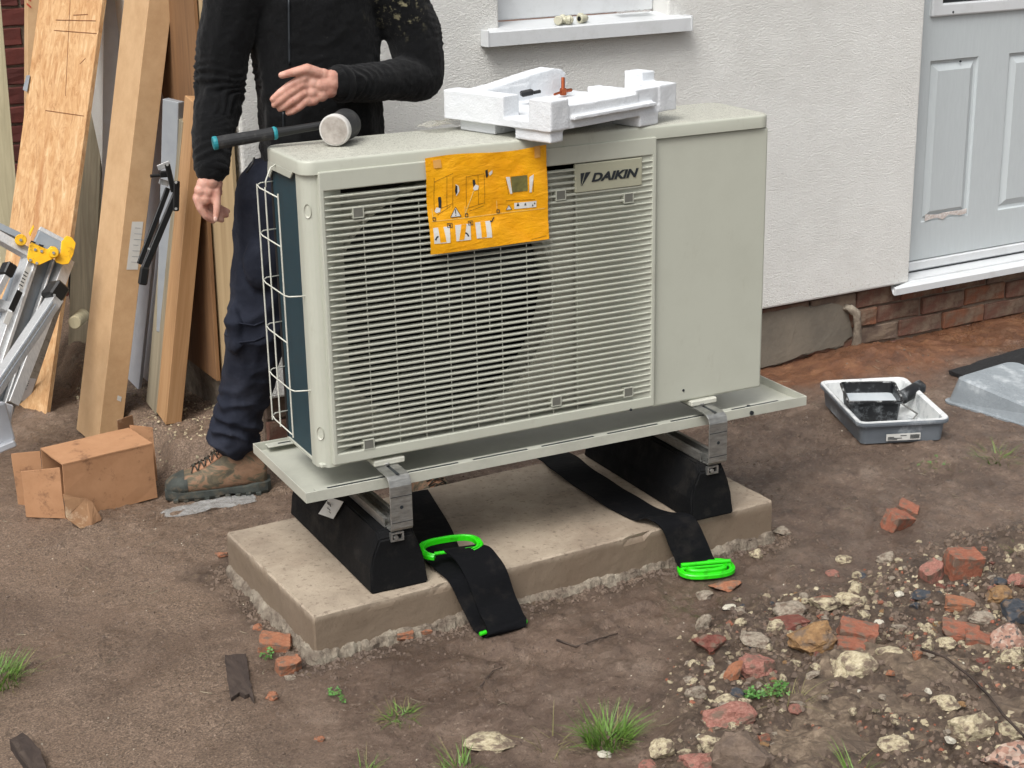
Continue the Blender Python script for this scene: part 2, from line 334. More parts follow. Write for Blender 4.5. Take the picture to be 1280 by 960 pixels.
def stone_mat(name, a, b, c3, mud='6A5A4D', sc=22, bd=.006, mudlo=.5):
    t = NT(name); v = t.map(); U = 1 if name == 'mud_covered_slab' else .13; sc = sc*U; c = t.ramp(t.noise(v, sc, 8, .7, .4), [(.3, a), (.5, b), (.7, c3)])
    c = t.mix(t.ramp(t.noise(v, 1.5 if U < 1 else 3.5, 4, .65), [(mudlo-.02, 0.0), (mudlo+.10, .92)]), c, mud)
    return t.set(c, .8, 0, t.bump(t.noise(v, 110*U, 10, .75), .6, bd*(.6 if U == 1 else .5), t.bump(t.noise(v, 28*U, 6), .4, bd*(2 if U == 1 else 1.2))))
M['s_red'] = stone_mat('red_brick_rubble', '7C4835', '935A45', 'A5735B', mudlo=.48)
M['s_orange'] = stone_mat('orange_brick_rubble', '8A543B', '9C674B', 'AB7A5D', mudlo=.49)
M['s_pink'] = stone_mat('pitted_pink_brick', '74453B', '96665A', 'AD8373', sc=60)
M['s_cream'] = stone_mat('cream_mortar_lump', '857860', 'B5A98C', 'CDC3A8', sc=40, mudlo=.47)
M['s_grey'] = stone_mat('grey_mortar_lump', '6C6255', '94897A', 'ABA090', sc=40)
M['s_brown'] = stone_mat('brown_sandstone', '6A4E34', '8C6C48', 'A5855D', sc=26)
M['s_dark'] = stone_mat('dark_slate', '2E3238', '3E434A', '4A4F55', sc=12)
M['s_mud'] = stone_mat('mud_caked', '55483D', '6E5E51', '867565', mud='62544A', sc=24)
M['s_slab'] = stone_mat('mud_covered_slab', '463B31', '675849', '93826E', mud='5E5044', sc=40, bd=.012)
M['s_maroon'] = stone_mat('maroon_tile', '5B3129', '744338', '835448', sc=12)
M['s_white'] = stone_mat('white_chip', 'B9B2A0', 'CFC9B8', 'DDD8CA', mudlo=.6)
t = NT('granite_pink'); v = t.map(); vo = t.n('ShaderNodeTexVoronoi'); t.l(v, vo.inputs['Vector']); vo.inputs['Scale'].default_value = 5
M['s_granite'] = t.set(t.ramp(vo.outputs['Color'], [(.2, '5E5752'), (.38, 'A07A69'), (.6, 'AE8A79'), (.8, 'B5A091')]), .7, 0, t.bump(t.noise(v, 60, 6), .5, .004))
# ground
t = NT('ground_mud'); v = t.map(src='Generated')
geo = t.n('ShaderNodeNewGeometry'); pos = geo.outputs['Position']
def gm(sc, st=(1, 1, 1), **k):
    mp = t.n('ShaderNodeMapping'); t.l(pos, mp.inputs[0]); mp.inputs['Scale'].default_value = st; return t.noise(mp.outputs[0], sc, **k)
c = t.ramp(gm(7, det=10, rough=.72, dist=.4), [(.3, '483A32'), (.43, '665448'), (.56, '7C695B'), (.72, '9A8879')])
c = t.mix(t.ramp(gm(1.6, det=8, rough=.7), [(.45, 0.0), (.7, .5)]), c, '806A5A')
fine = gm(110, det=8, rough=.8)
c = t.mix(t.ramp(fine, [(.53, 0.0), (.61, .75)]), c, '443629'); c = t.mix(t.ramp(gm(24, det=8, rough=.8), [(.55, 0.0), (.66, .55)]), c, '5A4A3D'); c = t.mix(t.ramp(gm(75, det=4, rough=.7), [(.60, 0.0), (.68, .6)]), c, 'B5A392')
c = t.mix(t.ramp(gm(230, det=2), [(.70, 0.0), (.74, .8)]), c, 'B3A596')
c = t.mix(t.ramp(gm(2.7, det=10, rough=.75, dist=.5), [(.50, 0.0), (.60, .55)]), c, '54453A')
c = t.mix(t.ramp(gm(55, st=(1, .45, 1), det=8, rough=.8), [(.585, 0.0), (.64, .8)]), c, '2F251D')
att = t.n('ShaderNodeAttribute'); att.attribute_name = 'zones'
sep = t.n('ShaderNodeSeparateColor'); t.l(att.outputs['Color'], sep.inputs[0])
tar = t.ramp(gm(210, det=4, rough=.7), [(.35, '453930'), (.46, '756353'), (.6, '957F6D'), (.67, 'B8A38F')])
tar = t.mix(t.ramp(gm(62, det=8, rough=.75), [(.53, 0.0), (.62, .7)]), tar, '4F4137'); tar = t.mix(t.ramp(gm(85, det=5, rough=.7), [(.62, 0.0), (.70, .6)]), tar, 'B9A797'); tar = t.mix(t.ramp(gm(5, det=8, rough=.7), [(.46, 0.0), (.7, .45)]), tar, '8C7564')
c = t.mix(sep.outputs[0], c, tar)
ora = t.ramp(gm(13, det=8, rough=.7), [(.3, '553726'), (.5, '754E36'), (.7, '92694A')])
c = t.mix(sep.outputs[1], c, ora)
c = t.mix(sep.outputs[2], c, t.ramp(gm(40, det=8, rough=.75), [(.35, '34291F'), (.52, '594A3E'), (.72, '8F7E67')]))
wet = t.ramp(gm(1.9, det=10, rough=.72, dist=.6), [(.47, 0.0), (.60, 1.0)]); dk = t.n('ShaderNodeMath', _operation='MULTIPLY'); t.l(wet, dk.inputs[0]); dk.inputs[1].default_value = .38; c = t.mix(dk.outputs[0], c, '3F3129')
rr = t.ramp(gm(4, det=8, rough=.7), [(.35, .27), (.62, .66)])
b1 = t.bump(gm(38, det=12, rough=.8), .9, .010); b2 = t.bump(gm(160, det=6, rough=.8), .7, .003, b1)
rm_ = t.n('ShaderNodeMath', _operation='MULTIPLY_ADD'); t.l(wet, rm_.inputs[0]); rm_.inputs[1].default_value = -.16; t.l(rr, rm_.inputs[2])
M['ground'] = t.set(c, rm_.outputs[0], 0, b2, .5)
# ------------------------------------------------------------------ ground sheet
def sstep(a, b, x):
    x = min(1, max(0, (x-a)/(b-a))); return x*x*(3-2*x)
STEP = [(-.10, 1.75), (-.045, 1.33), (.05, 1.19), (.30, 1.17), (.30, 3.0), (-.10, 3.0)]
MOUND = PX(1082, 436, y=1.12)
def seg_d(p, a, b):
    ax, ay = a; bx, by = b; dx, dy = bx-ax, by-ay; q = max(0, min(1, ((p[0]-ax)*dx+(p[1]-ay)*dy)/(dx*dx+dy*dy)))
    return math.hypot(p[0]-ax-q*dx, p[1]-ay-q*dy)
def inside(p, poly):
    r = False; j = len(poly)-1
    for i in range(len(poly)):
        if (poly[i][1] > p[1]) != (poly[j][1] > p[1]) and p[0] < (poly[j][0]-poly[i][0])*(p[1]-poly[i][1])/(poly[j][1]-poly[i][1])+poly[i][0]: r = not r
        j = i
    return r
def rub_w(x, y):
    """weight of the rubble patch at the lower right (ground coordinates)"""
    P_ = ((-9, -9.4), (.34, -.89), (.47, -.74), (.65, -.55), (.79, -.42), (1.04, -.36), (1.95, -.31), (9, -.3))
    for (x0, y0), (x1, y1) in zip(P_, P_[1:]):
        if x <= x1: break
    f = y0+(y1-y0)*(x-x0)/(x1-x0)
    return sstep(-.05, .10, f-y+fr((x, y, 3), 3.2, 3)*.09)
PRINTS = [(.05, -.62, .6), (.28, -.42, 1.2), (.62, -.34, .5), (-.28, -.45, .9), (-.05, -.95, .4), (1.55, .12, 1.9), (1.62, -.12, .3), (.12, -1.12, 1.3), (-.45, .2, 1.1), (-.4, .62, .8), (1.95, .1, .7), (.86, -.3, 1.5)]
def prints(x, y):
    z = 0
    for px, py, a in PRINTS:
        dx, dy = x-px, y-py
        if abs(dx) > .2 or abs(dy) > .2: continue
        u = dx*math.cos(a)+dy*math.sin(a); v = -dx*math.sin(a)+dy*math.cos(a); wd = .046+.012*math.sin((u+.05)*14)
        r_ = max(abs(u)/.145, abs(v)/wd); r_ = (abs(u/.145)**3+abs(v/wd)**2.4)
        z += -.0085*sstep(1.15, .75, r_)+.004*sstep(1.15, 1.3, r_)*sstep(2.1, 1.3, r_)+.0035*sstep(1, .8, r_)*(1 if (u*34) % 1 < .45 else 0)
    return z
def tread(x, y):
    """a rubber mat's diamond print pressed in the mud between the tray and the house"""
    u, v_ = x-1.55, y-.55
    m = sstep(0, .1, .42-abs(u))*sstep(0, .08, .24-abs(v_))
    if m <= 0: return 0
    a = abs(((u*.8+v_)*26) % 1-.5)*2; b = abs(((u*.8-v_)*26) % 1-.5)*2
    return m*.007*max(sstep(.75, 1, a), sstep(.75, 1, b))
def H(x, y):
    z = fr((x, y, 0), 1.1, 3)*.012+fr((x, y, 5), 6.5, 5)*.0065
    r = max(0, fr((x*1.4, y, 9), 17, 4)); z += r*.006
    mudw = sstep(-.5, .3, x+.25*y)
    z *= .45+.55*mudw
    z += mudw*abs(fr((x, y, 2), 11, 5))*.010+(.55+.45*mudw)*(max(0, fr((x*.8, y, 6), 42, 3)-.08)*.0095+fr((x, y*.7, 8), 75, 2)*.0022)
    z -= mudw*.010*sstep(.25, .5, fr((x*1.2, y, 12), 3.1, 3))
    z -= .035*sstep(.5, 1.15, y)*sstep(.8, 1.3, x)
    d = math.hypot((x-MOUND.x-.05)*.8, (y-MOUND.y)*1.1); z += .055*math.exp(-(d/.16)**2)+.02*math.exp(-(d/.3)**2)
    if y > .6 and x > 2.6: z += .012*sstep(.75, 1.1, y)*sstep(2.7, 3.3, x)
    rw = rub_w(x, y); z += rw*(.022+fr((x, y, 1), 9, 5)*.018+fr((x, y, 1), 30, 3)*.006)
    z += tread(x, y)+prints(x, y)*(.55+.45*mudw)
    # low step of old concrete and debris by the side wall
    if x < .5 and y > 1.05:
        s = sstep(-.14+.02*fr((x, y, 4), 9), -.06, x-.45*max(0, 1.62-y)*0-(.06 if y < 1.45 else 0)+.03*fr((y, 1, 2), 5))*sstep(1.17, 1.25, y+.03*fr((x, 2, 2), 7))*sstep(.5, .42, x)
        z += s*(.085+.012*fr((x, y, 8), 14))
    if .60 > y > -.2 and -.2 < x < 1.36: z = min(z, .012)
    return z
def ax(lo, hi, st, far):
    a = []; x = lo
    while x <= hi: a.append(x); x += st
    g = st*1.6; L = lo; Hh = a[-1]; left = []; right = []
    while L > -far: L -= g; left.append(L); g *= 1.35
    g = st*1.6
    while Hh < far: Hh += g; right.append(Hh); g *= 1.35
    return left[::-1]+a+right
xs = ax(-.95, 3.3, .0105, 60); ys = ax(-1.45, 2.1, .0105, 60)
verts = []; cols = []
for y in ys:
    for x in xs:
        far_ = max(abs(x-1)-3, abs(y)-3, 0)
        verts.append((x, y, H(x, y)*(1 if far_ < 1 else .3)))
        tarw = sstep(.10, -.30, x*.8-.1*y+.06*fr((x, y, 3), 5)-(.12 if y > .6 else .12*y)) if y > -1 else sstep(0, -.4, x)
        if y > .9 and x < .6: tarw = 1
        d = math.hypot((x-MOUND.x)*.55, (y-MOUND.y)*.9)
        og = sstep(.36, .08, d+.08*fr((x, y, 6), 5)); og = max(og, sstep(.92, 1.08, y+.06*fr((x, y, 6), 6))*sstep(1.5, 1.9, x)*.95)
        lx, ly = (x+.083)*.9989+(y+.127)*.0466, (y+.127)*.9989-(x+.083)*.0466; ds = math.hypot(max(-lx, lx-1.341, 0), max(-ly, ly-.58, 0))
        cols.append((tarw*(1-sstep(.13, .03, ds+.06*fr((x, y, 1), 7, 3))), og, max(rub_w(x, y)*.9, .8*sstep(.13, .02, ds+.07*fr((x, y, 1), 7, 3))), 1))
nx, ny = len(xs), len(ys)
faces = [(j*nx+i, j*nx+i+1, (j+1)*nx+i+1, (j+1)*nx+i) for j in range(ny-1) for i in range(nx-1)]
me = bpy.data.meshes.new('ground'); me.from_pydata(verts, [], faces)
ca = me.color_attributes.new('zones', 'FLOAT_COLOR', 'POINT')
ca.data.foreach_set('color', [c for q in cols for c in q])
me.polygons.foreach_set('use_smooth', [True]*len(faces))
obj('ground', me, 'ground', kind='structure')
def G(px, py):
    p = PX(px, py, z=0)
    for _ in range(3): p = PX(px, py, z=H(p.x, p.y))
    return p
def wobj(name, bm, m, parent, **k):
    """part given in world coordinates under an Empty standing at its own place"""
    o = obj(name, bm, m, parent, **k); o.matrix_parent_inverse = Matrix.LocRotScale(parent.location, parent.rotation_euler, None).inverted(); return o
def holed(us, zs, holes, v0, v1, bev=0):
    b = bmesh.new(); g = {}
    def V(i, j):
        if (i, j) not in g: g[i, j] = b.verts.new((us[i], v0, zs[j]))
        return g[i, j]
    fs = []
    for i in range(len(us)-1):
        for j in range(len(zs)-1):
            if (i, j) in holes: continue
            fs.append(b.faces.new((V(i, j), V(i+1, j), V(i+1, j+1), V(i, j+1))))
    r = bmesh.ops.extrude_face_region(b, geom=fs)
    bmesh.ops.translate(b, verts=[e for e in r['geom'] if isinstance(e, bmesh.types.BMVert)], vec=(0, v1-v0, 0))
    # the extruded copy is the back; the original faces stay in front
    bmesh.ops.recalc_face_normals(b, faces=b.faces)
    if bev:
        ed = [e for e in b.edges if len(e.link_faces) == 2 and e.calc_face_angle(0) > .5]
        bmesh.ops.bevel(b, geom=ed, offset=bev, segments=2, profile=.5, affect='EDGES')
    return b
# ------------------------------------------------------------------ house
HA = .0467
house = thing('house', 'white rendered house with red brick base and pale grey door, behind the heat pump', 'house', (0, 1.15, 0), HA)
HM = Matrix.LocRotScale(Vector((0, 1.15, 0)), Euler((0, 0, HA)), None)
HN = Vector((-math.sin(HA), math.cos(HA), 0))
def PW(px, py, off=0):
    d = rt*((px-640)/FPX) - up*((py-480)/FPX) + fwd
    t_ = ((Vector((0, 1.15, 0))-CP).dot(HN)+off)/d.dot(HN); return HM.inverted() @ (CP+d*t_)
UC = .223
b = holed([UC, 1.088, 1.722, 2.848, 3.87, 6.5], [.213, 1.252, 2.2, 2.36, 2.8], {(1, 1), (1, 2), (3, 0), (3, 1)}, 0, .10, .008)
obj('render_wall', b, 'render', house)
obj('side_wall', box(UC, UC+.10, .102, 2.4, .236, 2.8, .004), 'render', house)
random.seed(3)
obj('mortar_backing', box(UC+.03, 6.5, .05, .12, -.2, .211), 'joint', house)
def brick_mesh(L, h=.066, d=.05, var=0):
    b = box(0, L, 0, d, 0, h, .004)
    bmesh.ops.subdivide_edges(b, edges=[e for e in b.edges if e.calc_length() > .04], cuts=2, use_grid_fill=True)
    for v in b.verts: v.co += noise.noise_vector(v.co*28+Vector((var*9, var, 3)))*.0035
    me = bpy.data.meshes.new('brick'); b.to_mesh(me); b.free(); return me
bmesh_sets = {}
def brickm(L, var, mats, h=.066):
    k = (round(L, 3), var, mats, h)
    if k not in bmesh_sets:
        me = brick_mesh(L, h, var=var); me.materials.append(M[mats]); bmesh_sets[k] = me
    return bmesh_sets[k]
for k in range(4):
    z = -.088+k*.0745; u = UC+.034-(.11 if k % 2 else 0)
    while u < 4.9:
        L = .215; u0 = u
        if u < UC+.034: L = .105; u0 = UC+.034
        o = obj('brick', brickm(L, random.randrange(4), 'brick%d' % random.randrange(5)), None, house)
        o.location = (u0, .036+random.uniform(-.004, .006), z+random.uniform(-.002, .002)); o.rotation_euler = (0, random.uniform(-.008, .008), random.uniform(-.015, .015))
        u = u0+L+.0105
# cement skim on the left of the bare brickwork
pts = [(PW(x, y, .03).x, .028, PW(x, y, .03).z) for x, y in ((940, 395), (1000, 384), (1052, 379), (1060, 392), (1066, 418), (1052, 432), (1020, 438), (985, 452), (940, 458))]
b = prism(pts, (0, .02, 0)); bmesh.ops.triangulate(b, faces=b.faces); bmesh.ops.subdivide_edges(b, edges=b.edges, cuts=3)
for v in b.verts: v.co += Vector((fr(v.co, 22)*.016, fr(v.co, 20)*.0015, fr(v.co+Vector((5, 0, 0)), 22)*.012))
obj('cement_skim', b, 'cementpatch', house)
# side plinth under the plywood
b = box(UC-.02, UC+.03, .10, 2.4, -.05, .233, .006); bmesh.ops.subdivide_edges(b, edges=b.edges, cuts=5, use_grid_fill=True)
for v in b.verts: v.co += Vector((fr(v.co, 6)*.012, 0, 0))
obj('plinth', b, 'mortar', house)
for k in range(4):
    for j, (v0, L) in enumerate(((.055, .03),)):
        pass
# window
wn = obj('window', holed([1.09, 1.15, 1.66, 1.72], [1.29, 1.36, 2.28, 2.355], {(1, 1)}, .085, .14, .004), 'upvc', house)
obj('glass', box(1.145, 1.665, .11, .12, 1.355, 2.285), 'glass', wn)
obj('glazing_bead', holed([1.15, 1.166, 1.644, 1.66], [1.36, 1.376, 2.264, 2.28], {(1, 1)}, .098, .108, .002), 'upvc', wn)
zt = PW(609, 40, -.045).z; zb = PW(609, 59, -.045).z; uL = PW(609, 40, -.045).x; uR = PW(866, 20, -.045).x
prof = [(-.045, zb), (-.045, zt-.004), (-.041, zt), (.084, zt+.014), (.084, zt+.002), (-.02, zt-.008), (-.03, zt-.012), (-.03, zb)]
b = bmesh.new()
prism([(uL+.006, y, z) for y, z in prof], (uR-uL-.012, 0, 0), bm=b)
# trim the sill to the opening where it passes into the wall
for v in b.verts:
    if v.co.y > -.005: v.co.x = min(max(v.co.x, 1.09), 1.72)
sill = obj('window_sill', b, 'upvc', house)
for u in (uL, uR-.006): obj('end_cap', box(u, u+.006, -.047, -.001, zb-.001, zt+.004, .001), 'upvc', sill)
# door
lv = .08
us = [2.80, 2.966, 3.211, 3.370, 3.615, 3.80]; zs = [.272, .417, 1.03, 1.195, 1.98, 2.14]
dl = obj('door', holed(us, zs, {(1, 1), (3, 1), (1, 3), (2, 3), (3, 3)}, lv, lv+.045, 0), 'door', house)
for (a, c_) in ((2.966, 3.211), (3.370, 3.615)):
    b = bmesh.new(); rings = []
    for ins, v_ in ((0, lv), (.004, lv+.009), (.014, lv+.011), (.036, lv+.001), (.04, lv-.001)):
        rings.append([b.verts.new(p) for p in ((a+ins, v_, .417+ins), (c_-ins, v_, .417+ins), (c_-ins, v_, 1.03-ins), (a+ins, v_, 1.03-ins))])
    for A, B in zip(rings, rings[1:]):
        for k in range(4): b.faces.new((A[k], A[(k+1) % 4], B[(k+1) % 4], B[k]))
    b.faces.new(rings[-1]); obj('door_panel', b, 'door', dl)
b = box(2.985, 3.20, lv-.0035, lv-.001, .425, .445, .0005)
bmesh.ops.subdivide_edges(b, edges=b.edges, cuts=6, use_grid_fill=True)
for v in b.verts: v.co += Vector((0, 0, fr(v.co, 60)*.012-(v.co.x-2.985)*-.0))
obj('peeled_film', b, 'doordirt', dl)
obj('glazing_frame', holed([2.948, 3.0, 3.58, 3.63], [1.192, 1.238, 1.94, 1.99], {(1, 1)}, lv-.014, lv+.01, .006), 'upvc', dl)
obj('glass', box(2.99, 3.59, lv+.012, lv+.018, 1.22, 1.96), 'glass', dl)
for (u, z) in ((3.118, 1.018), (3.05, 1.205)): obj('screw', cyl((u, lv+.002, z), (u, lv-.016 if z > 1.1 else lv-.002, z), .004, 8), 'navy', dl)
b = bmesh.new()
box(2.80, 3.9, lv-.012, lv+.05, .235, .268, .003, b); box(2.80, 3.9, lv+.004, lv+.05, .214, .234, .001, b)
obj('door_frame', b, 'upvc', house)
obj('frame_gasket', box(2.80, 3.9, lv-.002, lv+.003, .222, .228), 'navy', house)
tz = PW(1119, 369.6, -.03)
b = bmesh.new(); prof = [(-.03, tz.z), (-.03, tz.z+.024), (-.022, tz.z+.030), (.005, tz.z+.034), (.005, tz.z+.040), (.13, tz.z+.044), (.13, tz.z+.01), (-.02, tz.z)]
prism([(tz.x, y, z) for y, z in prof], (1.3, 0, 0), bm=b)
for v in b.verts:
    if v.co.y > .001 and v.co.x < 2.85: v.co.x = 2.852
obj('threshold', b, 'upvc', house)
# mortar-crusted pipe stub standing against the brick base
pu = PW(1073, 430, -.02)
pp = [HM @ Vector(p) for p in ((pu.x+.008, 0, pu.z-.06), (pu.x+.004, -.006, pu.z+.02), (pu.x+.003, -.008, .09), (pu.x-.004, -.002, .135), (pu.x-.022, .012, .150), (pu.x-.028, .034, .150))]
b = tube(pp, .014, 10, radii=[.024, .017, .014, .015, .017, .015]); bmesh.ops.subdivide_edges(b, edges=b.edges, cuts=2); jit(b, .006, 60)
tag(obj('pipe_stub', b, 'mortar', smooth=True), 'stubby pipe caked in mortar rising from the orange soil against the bare brick base', 'pipe')
# elbow fittings left on the window sill
M['cream_pl'] = simple('cream_plastic', 'B9B79F', 'CBC8B4', .45, 0, 30)
pl = PW(712, 22, -.015)
for (px, py, rz, lab) in ((704, 22, 2.4, 'cream elbow fitting at the left end of the row on the window sill'), (714, 21, .9, 'cream elbow fitting in the middle of the row on the window sill'), (733, 20, .35, 'cream elbow fitting with open bore, right end of the row on the sill')):
    q = HM @ Vector((PW(px, py, -.02).x, -.014, 0)); 
    p_ = q; t0 = len(COL.objects); 
    ez = (HM @ Vector((0, 0, zt+.003))).z
    t_ = thing('pipe_fitting', lab, 'pipe fitting', (q.x, q.y, ez), rz, 'plastic pipe fittings on the window sill'); r = .013
    obj('elbow', tube([(-.026, 0, r), (-.008, 0, r), (.002, .003, r), (.006, .012, r), (.006, .026, r)], r*.86, 14), 'cream_pl', t_, smooth=True)
    obj('collar', cyl((-.03, 0, r+.001), (-.016, 0, r+.001), r*1.1, 14, ch=.002), 'cream_pl', t_)
    obj('collar', cyl((.006, .018, r+.001), (.006, .032, r+.001), r*1.1, 14, ch=.002), 'cream_pl', t_)
    obj('bore', cyl((-.0305, 0, r+.001), (-.0308, 0, r+.001), r*.6, 12), 'dark_in', t_)
def crumple(w, d, h, n, seed, mat, name, loc, rz, lab, cat, outline=None):
    b = bmesh.new(); g = [[b.verts.new(((i/n-.5)*w, (j/n-.5)*d, 0)) for j in range(n+1)] for i in range(n+1)]
    for i in range(n):
        for j in range(n): b.faces.new((g[i][j], g[i+1][j], g[i+1][j+1], g[i][j+1]))
    for v in b.verts:
        p = v.co.copy(); k = noise.cell(Vector((p.x*70, p.y*70, seed)))
        v.co.z = h*(.5+.9*abs(fr((p.x, p.y, seed), 14, 3)))*(1-.5*max(abs(p.x)/w, abs(p.y)/d)*1.6)+.001
        v.co.x += fr((p.x, p.y, seed+3), 18, 3)*w*.07; v.co.y += fr((p.x, p.y, seed+7), 18, 3)*d*.12
        if v.co.z < .001: v.co.z = .001
    o = obj(name, b, mat); o.location = loc; o.rotation_euler = (0, 0, rz); return tag(o, lab, cat)
q = HM @ Vector((PW(800, 15, 0).x, .03, 0)); crumple(.13, .05, .02, 14, 5, 'film', 'plastic_wrap', (q.x, q.y, zt+.012), HA, 'crumpled clear plastic wrap at the right end of the window sill', 'plastic wrap')
# ------------------------------------------------------------------ alley wall at the far left
bw = thing('brick_wall', 'dark red brick wall glimpsed at the far left behind the leaning boards', 'wall', (-1.1, 3.25, -.1), 0)
obj('mortar_backing', box(0, 1.26, .012, .12, 0, 2.15), 'joint', bw)
for k in range(28):
    u = -.11 if k % 2 else 0
    while u < 1.2:
        L = .215; u0 = u
        if u < 0: L = .105; u0 = 0
        L = min(L, 1.26-u0)
        if L > .04:
            o = obj('brick', brickm(L, random.randrange(4), 'dbrick%d' % random.randrange(3)), None, bw)
            o.location = (u0, random.uniform(-.002, .003), .005+k*.0755)
        u = u0+L+.0105
# ------------------------------------------------------------------ concrete pad
pad = thing('concrete_pad', 'low weathered concrete slab carrying the heat pump and its black rubber feet', 'concrete slab', (-.083, -.127, 0), .0466)
b = box(0, 1.341, 0, .58, .012, .1164, .004); bmesh.ops.subdivide_edges(b, edges=[e for e in b.edges if e.calc_length() > .2], cuts=60, use_grid_fill=True)
bmesh.ops.subdivide_edges(b, edges=[e for e in b.edges if .05 < e.calc_length() < .2], cuts=4, use_grid_fill=True)
for v in b.verts:
    p = v.co.copy(); edge = sum((p.x < .003 or p.x > 1.338, p.y < .003 or p.y > .577, p.z > .112))
    v.co += noise.noise_vector(p*30)*.0012
    if edge >= 2:
        c_ = max(0, fr(p, 6)-.28)*.016+max(0, fr(p+Vector((3, 3, 3)), 40))*.0030
        v.co += Vector((c_ if p.x < .01 else (-c_ if p.x > 1.33 else 0), c_ if p.y < .01 else (-c_ if p.y > .57 else 0), -c_*.8))
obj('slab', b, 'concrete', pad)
# spilled mortar bed round its foot
def loop_pts(x0, x1, y0, y1, n):
    out = []; P = 2*(x1-x0+y1-y0)
    for i in range(n):
        s = P*i/n
        for L, f in ((x1-x0, lambda s: (x0+s, y0, 0, -1)), (y1-y0, lambda s: (x1, y0+s, 1, 0)), (x1-x0, lambda s: (x1-s, y1, 0, 1)), (y1-y0, lambda s: (x0, y1-s, -1, 0))):
            if s < L: out.append(f(s)); break
            s -= L
    return out
lp = loop_pts(-.002, 1.343, -.002, .582, 900); b = bmesh.new(); secs = []
for (x, y, dx, dy) in lp:
    e = .010+.016*max(0, fr((x, y, 3), 5)+.3)+.009*fr((x, y, 5), 40); h = .022+.010*fr((x, y, 8), 12)
    row = []
    for k in range(8):
        t_ = k/7; q = Vector((x+dx*(e*t_-.006*(1-t_)), y+dy*(e*t_-.006*(1-t_)), h*(1-t_**2.2)+.004-.018*t_**3)); row.append(b.verts.new(q+noise.noise_vector(q*70)*.005+noise.noise_vector(q*160)*.002))
    secs.append(row)
for A, B in zip(secs, secs[1:]+secs[:1]):
    for k in range(7): b.faces.new((A[k], B[k], B[k+1], A[k+1]))
obj('mortar_bed', b, 'mortar', pad)
PZ = .1168
